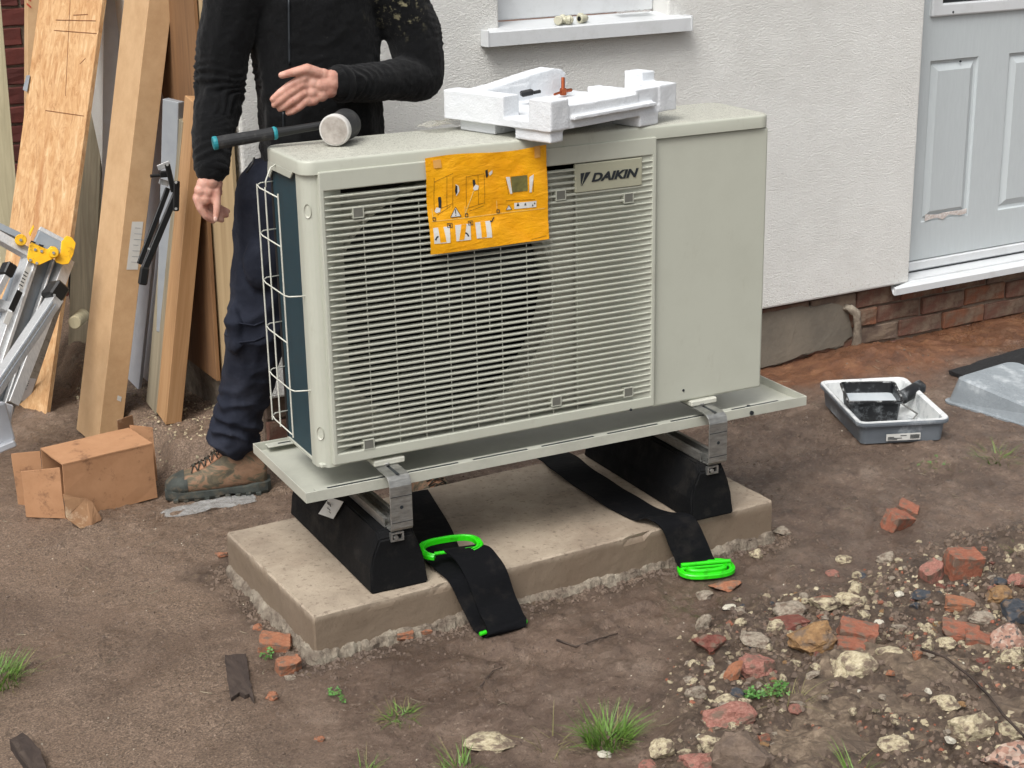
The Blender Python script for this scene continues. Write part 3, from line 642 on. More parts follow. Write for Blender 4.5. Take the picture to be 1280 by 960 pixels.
# ------------------------------------------------------------------ rubber feet with rails and clamps
def rubber_foot(x0, x1, lab, sticker):
    t_ = thing('rubber_foot', lab, 'rubber foot', ((x0+x1)/2, .2, PZ), 0, 'rubber feet under the heat pump')
    W = x1-x0; xm = (x0+x1)/2; y0, y1 = -.078, .477; z1 = PZ+.150
    secs = []
    for y, s, zt_ in ((y0, .0, z1-.02), (y0+.018, .004, z1), (y1-.018, .004, z1), (y1, 0, z1-.02)):
        w0 = W/2; w1 = W/2-.012; w2 = W/2-.030
        secs.append([(xm-w0, y-(.010 if y < 0 else -.010), PZ), (xm+w0, y-(.010 if y < 0 else -.010), PZ), (xm+w0-.004, y, PZ+.06), (xm+w1, y, PZ+.09), (xm+w2, y, zt_), (xm-w2, y, zt_), (xm-w1, y, PZ+.09), (xm-w0+.004, y, PZ+.06)])
    b = loft(secs); bmesh.ops.recalc_face_normals(b, faces=b.faces); bmesh.ops.bevel(b, geom=[e for e in b.edges if e.calc_face_angle(0) > .3], offset=.004, segments=2, affect='EDGES')
    wobj('rubber_block', b, 'rubber', t_)
    b = bmesh.new(); zz = z1+.001
    box(xm-.021, xm+.021, y0+.022, y1-.03, zz, zz+.003, 0, b)
    for s in (-1, 1):
        box(xm+s*.021-.002, xm+s*.021+.002, y0+.022, y1-.03, zz+.0031, zz+.022, 0, b)
        box(xm+s*.021-(.002 if s < 0 else .008), xm+s*.021+(.008 if s < 0 else .002), y0+.022, y1-.03, zz+.0221, zz+.024, 0, b)
    wobj('rail', b, 'galv', t_)
    wobj('rail_end', holed([xm-.017, xm-.012, xm+.012, xm+.017], [z1-.028, z1-.024, z1-.010, z1-.006], {(1, 1)}, y0-.006, y0+.004), 'galv', t_)
    wobj('rail_bolt', cyl((xm-.004, y0-.009, z1-.018), (xm-.004, y0-.002, z1-.018), .006, 6), 'galv', t_)
    # clamp strap folded over the tray
    bx = xm+.012; hw = .028; yb = -.088; T = .004
    prof = [(.16, .4035), (-.055, .4035), (-.072, .401), (-.083, .393), (yb, .378), (yb, z1+.006), (yb+.004, z1-.001), (yb+.03, z1-.002)]
    inner = [(.16, .4035-T), (-.053, .4035-T), (-.070, .397-.001), (-.080, .390), (yb+T, .377), (yb+T, z1+.007), (yb+.006, z1+.003), (yb+.03, z1+.002)]
    b = loft([[(bx-hw, a[0], a[1]), (bx+hw, a[0], a[1]), (bx+hw, c2[0], c2[1]), (bx-hw, c2[0], c2[1])] for a, c2 in zip(prof, inner)])
    bmesh.ops.recalc_face_normals(b, faces=b.faces); bmesh.ops.bevel(b, geom=[e for e in b.edges if abs(e.verts[0].co.x-e.verts[1].co.x) < 1e-4], offset=.0008, segments=1, affect='EDGES')
    br = wobj('clamp_strap', b, 'galv', t_)
    b = bmesh.new()
    for zq in (.352, .287): box(bx-hw+.001, bx+hw-.001, yb-.0008, yb-.0002, zq, zq+.0014, 0, b)
    o = obj('score_line', b, 'navy', br); o.matrix_parent_inverse = Matrix.Identity(4)
    for nm, bb, mm in (('slot', box(bx-.004, bx+.004, -.075, .0, .4037, .4041), 'navy'), ('bolt_hole', cyl((bx, yb-.0006, .325), (bx, yb-.0010, .325), .0045, 12), 'navy'),
                       ('bolt_head', cyl((bx, -.005, .4042), (bx, -.005, .4110), .0085, 6, ch=.001), 'galv'), ('bolt_shank', cyl((bx, -.005, .4111), (bx, -.005, .4165), .004, 10), 'galv'),
                       ('washer', box(bx-.02, bx+.02, -.02, .012, .4036, .4041, .0001), 'galv')):
        o = obj(nm, bb, mm, br)
    if sticker:
        q = [PX(*p, x=x0+.013) for p in ((410, 622), (425, 628), (420, 648), (404, 641))]
        q = [(x0+.0055-(z_.z-(PZ+.09))*-.30-.003, z_.y, z_.z) for z_ in q]
        wobj('sticker', prism(q, (-.0006, 0, 0)), 'label', t_)
        cy = sum(a[1] for a in q)/4; cz = sum(a[2] for a in q)/4; cx_ = sum(a[0] for a in q)/4
        b = bmesh.new()
        for i, (dy, dz, ly) in enumerate(((-.012, .006, .006), (-.003, .007, .005), (.006, .006, .004), (-.008, -.006, .02), (.0, -.012, .014))): box(cx_-.0045, cx_-.0036, cy-dy-ly/2, cy-dy+ly/2, cz+dz, cz+dz+(.008 if i < 3 else .0015), 0, b)
        wobj('sticker_print', b, 'navy', t_)
    return t_
rubber_foot(.079, .227, 'black rubber foot with a white sticker, under the left end of the drip tray', True)
rubber_foot(.980, 1.112, 'black rubber foot with galvanised clamp under the right end of the drip tray', False)
# ------------------------------------------------------------------ drip tray
TX0, TX1, TY0, TY1, TZ = -.0495, 1.381, -.030, .359, .3822
dt = thing('drip_tray', 'long grey enamelled drip tray held by steel clamps beneath the heat pump', 'drip tray', (.66, .16, TZ-.03))
b = bmesh.new()
box(TX0+.002, TX1-.002, TY0+.002, TY1-.002, .3565, .3600, 0, b)
box(TX0, TX1, TY0, TY0+.003, .3560, TZ, .0006, b); box(TX0, TX1, TY1-.003, TY1, .3560, TZ, .0006, b)
box(TX0, TX0+.003, TY0+.0031, TY1-.0031, .3560, TZ, .0006, b); box(TX1-.003, TX1, TY0+.0031, TY1-.0031, .3560, TZ, .0006, b)
wobj('pan', b, 'tray', dt)
for (ya, yb_) in ((TY0+.004, TY0+.034), (TY1-.034, TY1-.004)):
    wobj('flange', box(TX0+.03, TX1-.03, ya, yb_, .3745, .3770, .0008), 'tray', dt)
    for i in range(7):
        x0 = TX0+.06+i*.19
        if 1: wobj('flange_slot', box(x0, x0+.15, ya+.012, ya+.019, .3771, .3775, 0), 'navy', dt)
wobj('drain_screw', cyl((1.20, TY0-.001, .366), (1.20, TY0-.005, .366), .006, 8), 'navy', dt)
wobj('drain_screw', cyl((1.205, TY0+.02, .3776), (1.205, TY0+.02, .380), .0045, 8), 'navy', dt)
# ------------------------------------------------------------------ heat pump
Z0, Z1, W_, D_, GX = .4205, 1.1503, 1.25, .2402, .909
hp = thing('heat_pump', 'ivory air source heat pump with slatted fan grille and DAIKIN badge', 'heat pump', (W_/2, D_/2, Z0))
def rrect(x0, x1, y0, y1, r, n=6):
    out = []
    for cx, cy, a0 in ((x1-r, y0+r, -90), (x1-r, y1-r, 0), (x0+r, y1-r, 90), (x0+r, y0+r, 180)):
        for k in range(n+1):
            a = R(a0+90*k/n); out.append((cx+r*math.cos(a), cy+r*math.sin(a)))
    return out
rr_ = rrect(-.006, W_+.004, -.008, D_+.012, .034)
secs = []
for ins, z in ((.0, 1.1175), (0, 1.1435), (.0010, 1.1465), (.0035, 1.1490), (.0075, 1.1503)):
    q = rrect(-.006+ins, W_+.004-ins, -.008+ins, D_+.012-ins, .034-ins*.5); secs.append([(x, y, z) for x, y in q])
b = loft(secs, caps=False); f = b.verts[:]; n_ = len(rr_)
top = [b.verts[i] for i in range(len(b.verts)-n_, len(b.verts))] if hasattr(b.verts, 'ensure_lookup_table') and not b.verts.ensure_lookup_table() else []
b.faces.new(top); bot = [b.verts[i] for i in range(n_)]; b.faces.new(bot[::-1])
wobj('lid', b, 'ivory_wet', hp)
lm = hp.children[-1].data; lm.materials.append(M['ivory'])
for p in lm.polygons:
    if p.normal.z < .8: p.material_index = 1
    p.use_smooth = True
lm.set_sharp_from_angle(angle=R(40))
# sagging skirt of the lid over the coil side
b = prism([(-.0062, .055, 1.1172), (-.0062, .225, 1.1172), (-.0062, .235, 1.085), (-.0062, .222, 1.078), (-.0062, .20, 1.100), (-.0062, .075, 1.1)], (.004, 0, 0), .0008); wobj('lid_skirt', b, 'ivory', hp)
# left corner post with its rounded front edge
q = [(.05, .012), (.05, 0), (.034, 0)]+[(.034-.034*math.sin(R(a)), .034-.034*math.cos(R(a))) for a in range(15, 91, 15)]+[(0, .054), (.006, .056), (.010, .04)]
b = prism([(x, y, Z0+.001) for x, y in q], (0, 0, 1.1165-Z0)); cp_ = wobj('corner_post', b, 'ivory', hp)
for z in (1.035, .507):
    c0 = Vector((.0085, .0098, z)); nrm = Vector((-.72, -.70, 0)).normalized(); tx = Vector((.70, -.72, 0))
    b = bmesh.new(); ring = [b.verts.new(c0+nrm*.0012+tx*.009*math.cos(a)+Vector((0, 0, .016*math.sin(a)))) for a in [2*PI*k/20 for k in range(20)]]
    ring2 = [b.verts.new(c0-nrm*.004+(v.co-c0)*.72) for v in ring]
    for k in range(20): b.faces.new((ring[k], ring[(k+1) % 20], ring2[(k+1) % 20], ring2[k]))
    b.faces.new(ring2); wobj('grip_dimple', b, 'ivory_in', hp, smooth=False)
wobj('service_panel', box(GX+.0015, W_, 0, D_, Z0, 1.1160, .006, seg=2), 'ivory', hp)
wobj('panel_screw', cyl((1.005, .001, .452), (1.005, -.0015, .452), .0035, 10), 'navy', hp)
wobj('panel_screw', cyl((.838, .001, .4315), (.838, -.016, .4315), .0035, 8), 'navy', hp)
wobj('base_pan', box(.003, GX, .004, D_, Z0+.001, .433, .003), 'ivory', hp)
for x in (.137, 1.030): wobj('mounting_foot', box(x-.005, x+.075, -.01, .2, .4046, .4200, .003), 'ivory_in', hp)
FY = -.0135
wobj('grille_frame', holed([.0305, .0415, .8970, GX-.0005], [.4300, .4560, 1.0800, 1.1235], {(1, 1)}, FY, .012, .0025), 'ivory', hp)
wobj('rear_panel', box(.03, GX, D_-.004, D_, .434, 1.115), 'ivory_in', hp)
wobj('chamber', box(.035, .90, .20, .204, .436, 1.112), 'dark_in', hp)  # black plate added so the fan cavity stays dark
# shroud plate with the round fan opening
cx, cz, rf = .345, .768, .292
b = bmesh.new(); N = 72; inn = []; out_ = []
for k in range(N):
    a = 2*PI*k/N; inn.append(b.verts.new((cx+rf*math.cos(a), .034, cz+rf*math.sin(a))))
    dx, dz = math.cos(a), math.sin(a); tt = min(((.905-cx) if dx > 0 else (cx-.036))/max(abs(dx), 1e-6), ((1.052-cz) if dz > 0 else (cz-.437))/max(abs(dz), 1e-6))
    out_.append(b.verts.new((cx+dx*tt, .034, cz+dz*tt)))
back = [b.verts.new(v.co+Vector((0, .07, 0))) for v in inn]
for k in range(N):
    b.faces.new((inn[k], inn[(k+1) % N], out_[(k+1) % N], out_[k])); b.faces.new((inn[k], back[k], back[(k+1) % N], inn[(k+1) % N]))
wobj('fan_shroud', b, 'ivory_in', hp)
wobj('shroud_ring', tube([(cx+(rf+.004)*math.cos(2*PI*k/72), .032, cz+(rf+.004)*math.sin(2*PI*k/72)) for k in range(72)], .006, 8, closed=True), 'ivory_in', hp, smooth=True)
wobj('fan_hub', cyl((cx, .07, cz), (cx, .14, cz), .055, 32, .06, ch=.008), 'dark_in', hp)
for k in range(3):
    a0 = 2*PI*k/3+.5; b = bmesh.new(); g = []
    for i in range(7):
        r_ = .05+(rf-.062)*i/6; row = []
        for j in range(9):
            a = a0+(j/8-.5)*(1.15+.35*i/6)+.25*i/6; row.append(b.verts.new((cx+r_*math.cos(a), .105+(j/8-.5)*.07, cz+r_*math.sin(a))))
        g.append(row)
    for i in range(6):
        for j in range(8): b.faces.new((g[i][j], g[i+1][j], g[i+1][j+1], g[i][j+1]))
    wobj('fan_blade', b, 'dark_in', hp, smooth=True)
# slanted cheeks the slats run into
b = bmesh.new(); 
v4 = [b.verts.new(p) for p in ((.0412, FY+.003, .4565), (.092, .018, .4565), (.092, .018, 1.0795), (.0412, FY+.003, 1.0795))]; b.faces.new(v4)
wobj('grille_cheek', b, 'ivory', hp)
b = bmesh.new(); zz = (.4565, 1.0795)
rows = [(.700, .026), (.716, .019), (.735, .012), (.80, .003), (.8973, FY+.003)]
rws = [[b.verts.new((x, y, z)) for z in zz] for x, y in rows]
for A, B in zip(rws, rws[1:]): b.faces.new((A[0], B[0], B[1], A[1]))
wobj('grille_cheek', b, 'ivory', hp)
# slats
sm = bpy.data.meshes.new('slat'); b = bmesh.new(); n = 42; pitch_ = (1.0795-.4570)/n
secs = []
for x, k, dp_ in ((.0410, .15, .017), (.052, .45, .0175), (.075, 1, .0175), (.20, 1, .0165), (.36, 1, .0125), (.50, 1, .0105), (.84, 1, .0105), (.875, .6, .010), (.8972, .15, .008)):
    yb2 = FY+dp_
    secs.append([(x, FY+.001, -.0016*k-.0004), (x, FY+.0003, .0012), (x, FY+.003, .0022), (x, yb2, .0030), (x, yb2, .0012)])
loft(secs, b); bmesh.ops.recalc_face_normals(b, faces=b.faces); b.to_mesh(sm); b.free(); sm.materials.append(M['ivory'])
for i in range(1, n):
    o = obj('slat', sm, None, hp); o.matrix_parent_inverse = Matrix.Translation(-hp.location); o.location = (0, 0, .4570+i*pitch_)
rm = bpy.data.meshes.new('wire'); b = cyl((0, 0, .457), (0, 0, 1.030), .0012, 6); b.to_mesh(rm); b.free(); rm.materials.append(M['wire'])
for i in range(9):
    o = obj('grille_bar', rm, None, hp); o.matrix_parent_inverse = Matrix.Translation(-hp.location); o.location = (.135+i*.0692, -.004, 0)
rm2 = bpy.data.meshes.new('wire'); b = cyl((0, 0, .69), (0, 0, .845), .0012, 6); b.to_mesh(rm2); b.free(); rm2.materials.append(M['wire'])
for x in (.310, .3765, .448):
    o = obj('grille_bar', rm2, None, hp); o.matrix_parent_inverse = Matrix.Translation(-hp.location); o.location = (x, -.0035, 0)
for (x, z) in ((.120, 1.024), (.829, .981), (.1195, .4675), (.831, .4795), (.640, 1.008), (.623, .490)):
    o = wobj('clip_slot', holed([x-.0135, x-.0115, x+.0115, x+.0135], [z-.0125, z-.0105, z+.0105, z+.0125], {(1, 1)}, FY-.0012, .004), 'ivory', hp)
    wobj('slot_recess', box(x-.0114, x+.0114, FY-.0006, FY-.0001, z-.0104, z+.0104), 'slotdark', hp)  # flat plate with the slot's inner shade put into its colour
# coil and wire guard on the left
wobj('coil', box(.004, .03, .054, .226, .434, 1.112, 0), 'coil', hp)
wobj('rear_corner', box(.002, .03, .2265, D_, .43, 1.112, .003), 'dark_in', hp)
for i, z in enumerate([1.062-.1135*k for k in range(6)]):
    pth = [(.004, .226, z+.006), (-.028, .223, z+.006), (-.0385, .215, z+.003), (-.0395, .195, z), (-.0395, .065, z-.001)]
    if i in (2, 4): pth += [(-.034, .048, z-.001), (-.012, .040, z-.001), (.004, .036, z-.001)]
    wobj('guard_wire', tube(pth, .0017, 6), 'wire', hp, smooth=True)
for y, zt_ in ((.214, 1.068), (.155, 1.116), (.066, 1.07)):
    wobj('guard_wire', cyl((-.0395, y, .488), (-.0395, y, zt_ if zt_ < 1.1 else 1.07), .0019, 6), 'wire', hp)
wobj('guard_wire', tube([(-.0375, .155, 1.07), (-.036, .157, 1.085), (-.02, .165, 1.112), (-.004, .17, 1.118)], .0019, 6), 'wire', hp, smooth=True)
# badge
bx0, bx1, bz0, bz1 = .6795, .8670, 1.0085, 1.0775; BY = FY-.0012
badge = wobj('badge', box(bx0, bx1, BY, -.004, bz0, bz1, .002), 'badge', hp)
tm = text_mesh('DAIKIN', .031, .0004, .28, .0013)
xs_ = [v.co.x for v in tm.vertices]; sc_ = (.8555-.7235)/(max(xs_)-min(xs_)); ys_ = [v.co.y for v in tm.vertices]; scy = .0215/(max(ys_)-min(ys_))
tm.transform(Matrix(((sc_, 0, 0, .7235-min(xs_)*sc_), (0, 0, 1, BY-.0012), (0, scy, 0, 1.0315-min(ys_)*scy), (0, 0, 0, 1))))
obj('badge_lettering', tm, 'navy', badge)
z0 = 1.0265; h_ = .031
for pl_ in (((.6930, z0), (.6930, z0+.021), (.7085, z0+.0195)), ((.6935, z0+.0245), (.6935, z0+h_), (.7240, z0+h_), (.7120, z0+.0185)), ):
    pass
for pl_ in ([(.694, z0-.002), (.6935, z0+.029), (.7045, z0+.0295)], [(.6965, z0-.0025), (.7075, z0+.0298), (.7215, z0+.0303)]):
    b = bmesh.new(); prism([(x, BY-.0012, z) for x, z in pl_], (0, .0008, 0), bm=b); obj('badge_mark', b, 'navy', badge)
# ------------------------------------------------------------------ yellow sheet taped to the grille
ys_ = thing('instruction_sheet', 'creased yellow instruction sheet taped over the fan grille', 'paper sheet', (.44, -.03, 1.02))
def sheet_y(x, z):
    u = (x-.285)/.312; v = (z-.908)/.224
    return -.0225-.006*(1-v)*(.5+.5*math.sin(u*5+1))-.0045*fr((x, 0, z), 9, 3)-.004*math.sin(v*9+u*3)*(1-v)
def shp(x, z, off=0):
    u = (x-.285)/.312; v = (z-.908)/.224
    return (x+.004*(1-u)*v*0+.0035*(1-v), sheet_y(x, z)-off, z+(.0035*math.sin(u*7)*v if v > .9 else 0)-.004*max(0, v-.85)*(1-abs(u-.35)*3))
b = bmesh.new(); n1, n2 = 40, 28
g = [[b.verts.new(shp(.285+.312*i/n1, .908+.224*j/n2)) for j in range(n2+1)] for i in range(n1+1)]
for i in range(n1):
    for j in range(n2): b.faces.new((g[i][j], g[i+1][j], g[i+1][j+1], g[i][j+1]))
wobj('paper', b, 'yellow', ys_, smooth=True)
# pixel position in the enlarged view of the sheet (1088 x 960) to sheet coordinates
def sq(u, v):  # u,v 0..1 across and down
    return (.285+.312*u, .908+.224*(1-v))
def SZ(X, Y):
    # corners in that view: TL(5,145) TR(965,45) BR(988,788) BL(45,905)
    u = (X-5-40*(Y-145)/760)/(960-17*(Y-145)/760); top_ = 145-100*u; bot_ = 905-117*u
    return sq(u, (Y-top_)/(bot_-top_))
def stroke(bm, pts, w, off):
    P = [SZ(*p) for p in pts]
    for a, c_ in zip(P, P[1:]):
        d = math.hypot(c_[0]-a[0], c_[1]-a[1]) or 1; nx_, nz_ = -(c_[1]-a[1])/d*w, (c_[0]-a[0])/d*w
        k = max(1, int(d/.012)); prev_ = None
        for i in range(k+1):
            t_ = i/k; x = a[0]+(c_[0]-a[0])*t_; z = a[1]+(c_[1]-a[1])*t_
            pr = (bm.verts.new(shp(x+nx_, z+nz_, off)), bm.verts.new(shp(x-nx_, z-nz_, off)))
            if prev_: bm.faces.new((prev_[0], prev_[1], pr[1], pr[0]))
            prev_ = pr
def patch(bm, pts, off):
    P = [SZ(*p) for p in pts]; b2 = bmesh.new(); f = b2.faces.new([b2.verts.new((x, 0, z)) for x, z in P])
    bmesh.ops.triangulate(b2, faces=b2.faces); bmesh.ops.subdivide_edges(b2, edges=b2.edges, cuts=2, use_grid_fill=True)
    for v in b2.verts: v.co = Vector(shp(v.co.x, v.co.z, off))
    m_ = bpy.data.meshes.new('t'); b2.to_mesh(m_); b2.free(); bm.from_mesh(m_); bpy.data.meshes.remove(m_)
b = bmesh.new()
for x in (75, 170, 215, 320, 415, 465): stroke(b, [(x, 300-(x*.06)), (x+4, 560-x*.12)], .0005, .0008)
for (p, q) in (((75, 330), (215, 260)), ((75, 560), (215, 500)), ((320, 290), (465, 265)), ((320, 540), (465, 495)), ((100, 590), (200, 520)), ((345, 560), (460, 520)), ((850, 290), (855, 410)), ((640, 310), (660, 430)), ((640, 480), (870, 470)), ((840, 790), (960, 760))): stroke(b, [p, q], .0005, .0008)
wobj('line_drawing', b, 'print_line', ys_, kind='stuff')
b = bmesh.new()
stroke(b, [(55, 640), (520, 590), (950, 540)], .0008, .0009); stroke(b, [(310, 590), (380, 400)], .0011, .0009); stroke(b, [(60, 540), (65, 620)], .0009, .0009); stroke(b, [(565, 480), (570, 560)], .0008, .0009); stroke(b, [(312, 520), (312, 600)], .0007, .0009)
wobj('pale_lines', b, 'print_pale', ys_, kind='stuff')
b = bmesh.new()
for q in ([(62, 690), (186, 678), (188, 806), (66, 815)], [(228, 668), (350, 656), (348, 785), (234, 795)], [(388, 650), (511, 637), (516, 768), (394, 775)],
          [(80, 560), (95, 530), (125, 535), (122, 565), (92, 575)], [(375, 380), (395, 350), (420, 360), (415, 390), (385, 398)], [(500, 260), (528, 235), (530, 262), (508, 282)], [(236, 345), (262, 360), (268, 400), (245, 440), (240, 430), (250, 395)],
          [(196, 607), (238, 528), (280, 600)], [(636, 292), (668, 290), (690, 425), (672, 425)], [(822, 290), (858, 268), (842, 295), (838, 412), (822, 412)], [(640, 555), (662, 515), (686, 550)], [(706, 500), (880, 480), (880, 530), (708, 548)]): b2_ = bmesh.new(); patch(b2_, q, .0012); wobj('pictogram', b2_, 'print_white', ys_)
me_ = None; b.free()
for q in ([(100, 686), (140, 682), (158, 800), (112, 806)], [(276, 664), (318, 660), (296, 782), (256, 788)], [(430, 646), (470, 642), (474, 766), (434, 770)]): b = bmesh.new(); patch(b, q, .0015); wobj('pictogram_door', b, 'yellow', ys_)
b = bmesh.new(); patch(b, [(676, 290), (806, 275), (808, 400), (690, 415)], .0010); wobj('photo_panel', b, 'print_grey', ys_)
b = bmesh.new()
for q in ([(106, 450), (126, 446), (132, 480), (130, 535), (112, 535)], [(236, 350), (250, 362), (252, 410), (240, 432), (232, 400)], [(372, 315), (390, 310), (396, 345), (378, 372)], [(472, 240), (490, 232), (496, 285), (480, 300)]): patch(b, q, .0014)
stroke(b, [(76, 785), (82, 765), (98, 754)], .0018, .0016); stroke(b, [(306, 728), (322, 738), (330, 758)], .0018, .0016)
stroke(b, [(238, 545), (238, 580)], .0012, .0017); stroke(b, [(238, 588), (238, 594)], .0012, .0017)
stroke(b, [(510, 638), (518, 648), (542, 610)], .0014, .0017)
for (x, y) in ((74, 622), (322, 592), (577, 565)): stroke(b, [(x-10, y-12), (x+10, y-13), (x+11, y+12), (x-9, y+13), (x-10, y-12)], .0009, .0016)
for (x, y) in ((188, 670), (350, 652)):
    stroke(b, [(x-18, y-14), (x+18, y-17), (x+19, y+14), (x-17, y+17), (x-18, y-14)], .0007, .0016); stroke(b, [(x-8, y-7), (x+8, y+7)], .0009, .0016); stroke(b, [(x+8, y-8), (x-8, y+7)], .0009, .0016)
for (a, c_, d) in ((735, 508, 12), (792, 505, 9), (850, 515, 7), (866, 498, 6)): patch(b, [(a-d, c_+d*1.4), (a, c_-d*1.3), (a+d, c_+d*1.2)], .0016)
stroke(b, [(196, 607), (238, 528), (280, 600), (196, 607)], .0006, .0017); stroke(b, [(640, 555), (662, 515), (686, 550), (640, 555)], .0005, .0017)
wobj('dark_print', b, 'navy', ys_, kind='stuff')
for q in ([(862, 50), (908, 46), (912, 135), (866, 142)], [(62, 165), (120, 158), (130, 215), (70, 222)]): b = bmesh.new(); patch(b, q, .0018); wobj('tape', b, 'tape', ys_)
# ------------------------------------------------------------------ polystyrene packing tray on the lid
EY = .325; EM = Matrix.LocRotScale(Vector((.560, -.114, Z1)), Euler((0, 0, EY)), None)
ep = thing('polystyrene_packing', 'white polystyrene packing tray lying on top of the heat pump', 'packaging', (.560, -.114, Z1), EY)
def lump(polys, cuts=5, amp=.0016, bev=.004):
    b = bmesh.new()
    for a in polys: box(*a, bev=bev, bm=b, seg=2)
    for v in b.verts: v.co += noise.noise_vector(v.co*70)*amp
    return b
EL_, EW = .455, .355
b = bmesh.new()
for q in ((0, EL_, 0, EW, .028, .047), (0, .060, -.002, .068, .030, .100), (.05, .31, .0, .052, .030, .083), (.30, EL_-.055, .002, .050, .030, .092), (EL_-.065, EL_, -.001, .072, .030, .094),
          (0, .052, .150, EW, .030, .098), (.045, .25, EW-.052, EW, .030, .088), (EL_-.048, EL_, .070, .128, .030, .118), (EL_-.045, EL_-.002, .12, EW-.10, .030, .068), (.07, EL_-.09, -.013, .01, .049, .058),
          (.006, .050, .006, .12, .0005, .034), (.315, .385, -.002, .09, .0005, .034), (.02, .10, .20, .32, .0005, .034), (.33, .40, .22, .32, .0005, .034), (.10, .17, .09, .14, .040, .060), (.20, .36, .16, .20, .040, .058)): box(*q, bm=b)
prism([(x, EW-.05, z) for x, z in ((.0525, .04), (EL_-.07, .04), (EL_-.07, .102), (EL_-.085, .112), (.34, .118), (.27, .112), (.15, .096), (.0525, .089))], (0, .05, 0), bm=b)
em_ = evalmod(b, [('REMESH', dict(mode='VOXEL', voxel_size=.0026, use_smooth_shade=True)), ('SMOOTH', dict(factor=.5, iterations=3))], 'moulding')
for v in em_.vertices: v.co += noise.noise_vector(v.co*40)*.0008+noise.noise_vector(v.co*190)*.0005
obj('moulding', em_, 'eps', ep)
p = EM @ Vector((.085, .100, .0))
bc = bmesh.new(); box(-.022, .010, -.009, .009, 0, .014, .003, bc); box(.010, .030, -.004, .004, 0, .008, .002, bc)
bc.transform(Matrix.Rotation(-.15, 4, 'Y') @ Matrix.Rotation(EY-.5, 4, 'Z')); bc.transform(Matrix.Translation((0, 0, .055))); 
o = obj('clip', bc, 'black_pl'); o.location = PX(662, 119, z=Z1+.07)-Vector((0, 0, .055)); tag(o, 'small black plastic clip lying in the polystyrene tray, left of the copper fitting', 'clip')
cf = PX(704, 119, z=Z1+.052); t_ = thing('copper_fitting', 'small copper pipe fitting with three arms lying in the polystyrene tray', 'copper fitting', (cf.x, cf.y, cf.z), .2)
obj('body', cyl((0, 0, 0), (0, 0, .018), .009, 14, ch=.002), 'copper', t_)
obj('arm', tube([(.004, 0, .010), (.030, .004, .010)], .0045, 10), 'copper', t_); obj('arm', tube([(-.004, 0, .009), (-.034, -.006, .006)], .0032, 10), 'copper', t_); obj('arm', tube([(.002, .003, .014), (.010, .012, .042)], .005, 10), 'copper', t_)
p = PX(562, 158, z=Z1+.004); 
crumple(.17, .07, .028, 16, 11, 'skin_film', 'plastic_wrap', (p.x, p.y, Z1+.0012), .5, 'thin clear wrap crumpled on the lid beside the polystyrene tray', 'plastic wrap')
# ------------------------------------------------------------------ mallet
ml = thing('mallet', 'black rubber mallet with one worn white face and teal ringed handle, on the lid', 'mallet', (.17, .18, Z1))
zc = Z1+.0385; hx, hy = .157, .170
ad = Vector((-.62, -.80, 0)).normalized(); c0 = Vector((hx, hy, zc))
wobj('head', tube([c0+ad*t_ for t_ in (-.052, -.047, -.02, .02, .030, .031)], .036, 32, radii=[.032, .0365, .035, .035, .0365, .036]), 'blk_rub', ml)
wobj('white_face', tube([c0+ad*t_ for t_ in (.0315, .033, .046, .0505)], .037, 32, radii=[.0345, .0368, .0368, .0345]), 'white_pl', ml)
b = cyl(c0+ad*.0506, c0+ad*.0520, .0320, 28); jit(b, .0015, 60); wobj('worn_disc', b, 'worn_white', ml)
h0 = c0+Vector((-.024, .020, .006)); hd = PX(268, 179, z=Z1+.020)-h0
wobj('shaft', tube([h0, h0+hd*.3, h0+hd*.46], .0115, 14, radii=[.0095, .0100, .0115]), 'black_pl', ml)
wobj('grip', tube([h0+hd*t_ for t_ in (.47, .5, .6, .75, .92, .975)], .016, 16, radii=[.0125, .0148, .014, .0148, .0152, .0148]), 'blk_rub', ml)
wobj('grip_ring', tube([h0+hd*.452, h0+hd*.469, h0+hd*.486], .0165, 16, radii=[.013, .0155, .0152]), 'teal', ml)
wobj('grip_ring', tube([h0+hd*.976, h0+hd*.99, h0+hd*1.01, h0+hd*1.015], .0175, 16, radii=[.0152, .016, .0155, .012]), 'teal', ml)
# ------------------------------------------------------------------ lifting straps
def ribbon(pts, w, T=.0028, side=None):
    """pts: (x,y,z,dirx,diry) centre line, the last two giving the width direction"""
    P = []
    for i in range(len(pts)-1):
        p0 = pts[max(i-1, 0)]; p1 = pts[i]; p2 = pts[i+1]; p3 = pts[min(i+2, len(pts)-1)]
        for k in range(6):
            t_ = k/6; P.append([.5*((2*b_)+(-a_+c_)*t_+(2*a_-5*b_+4*c_-d_)*t_*t_+(-a_+3*b_-3*c_+d_)*t_**3) for a_, b_, c_, d_ in zip(p0, p1, p2, p3)])
    P.append(list(pts[-1])); secs = []
    for i, q in enumerate(P):
        c_ = Vector(q[:3]); tn = Vector(P[min(i+1, len(P)-1)][:3])-Vector(P[max(i-1, 0)][:3]); wd = Vector((q[3], q[4], q[5] if len(q) > 5 else 0)).normalized()
        nn = tn.cross(wd).normalized(); s = []
        for sgn in (1, -1):
            for k in range(7):
                u = (k/6-.5)*sgn; e = .0012*math.sin(i*.7+u*3)
                s.append(c_+wd*w*u*(1+.0)+nn*(T/2*sgn+e))
        secs.append(s)
    return loft(secs)
st = thing('lifting_strap', 'black lifting strap with green handle folded over the slab edge beside the left foot', 'lifting strap', (.33, .1, PZ), 0, 'black webbing lifting straps with green handles')
pt = PZ
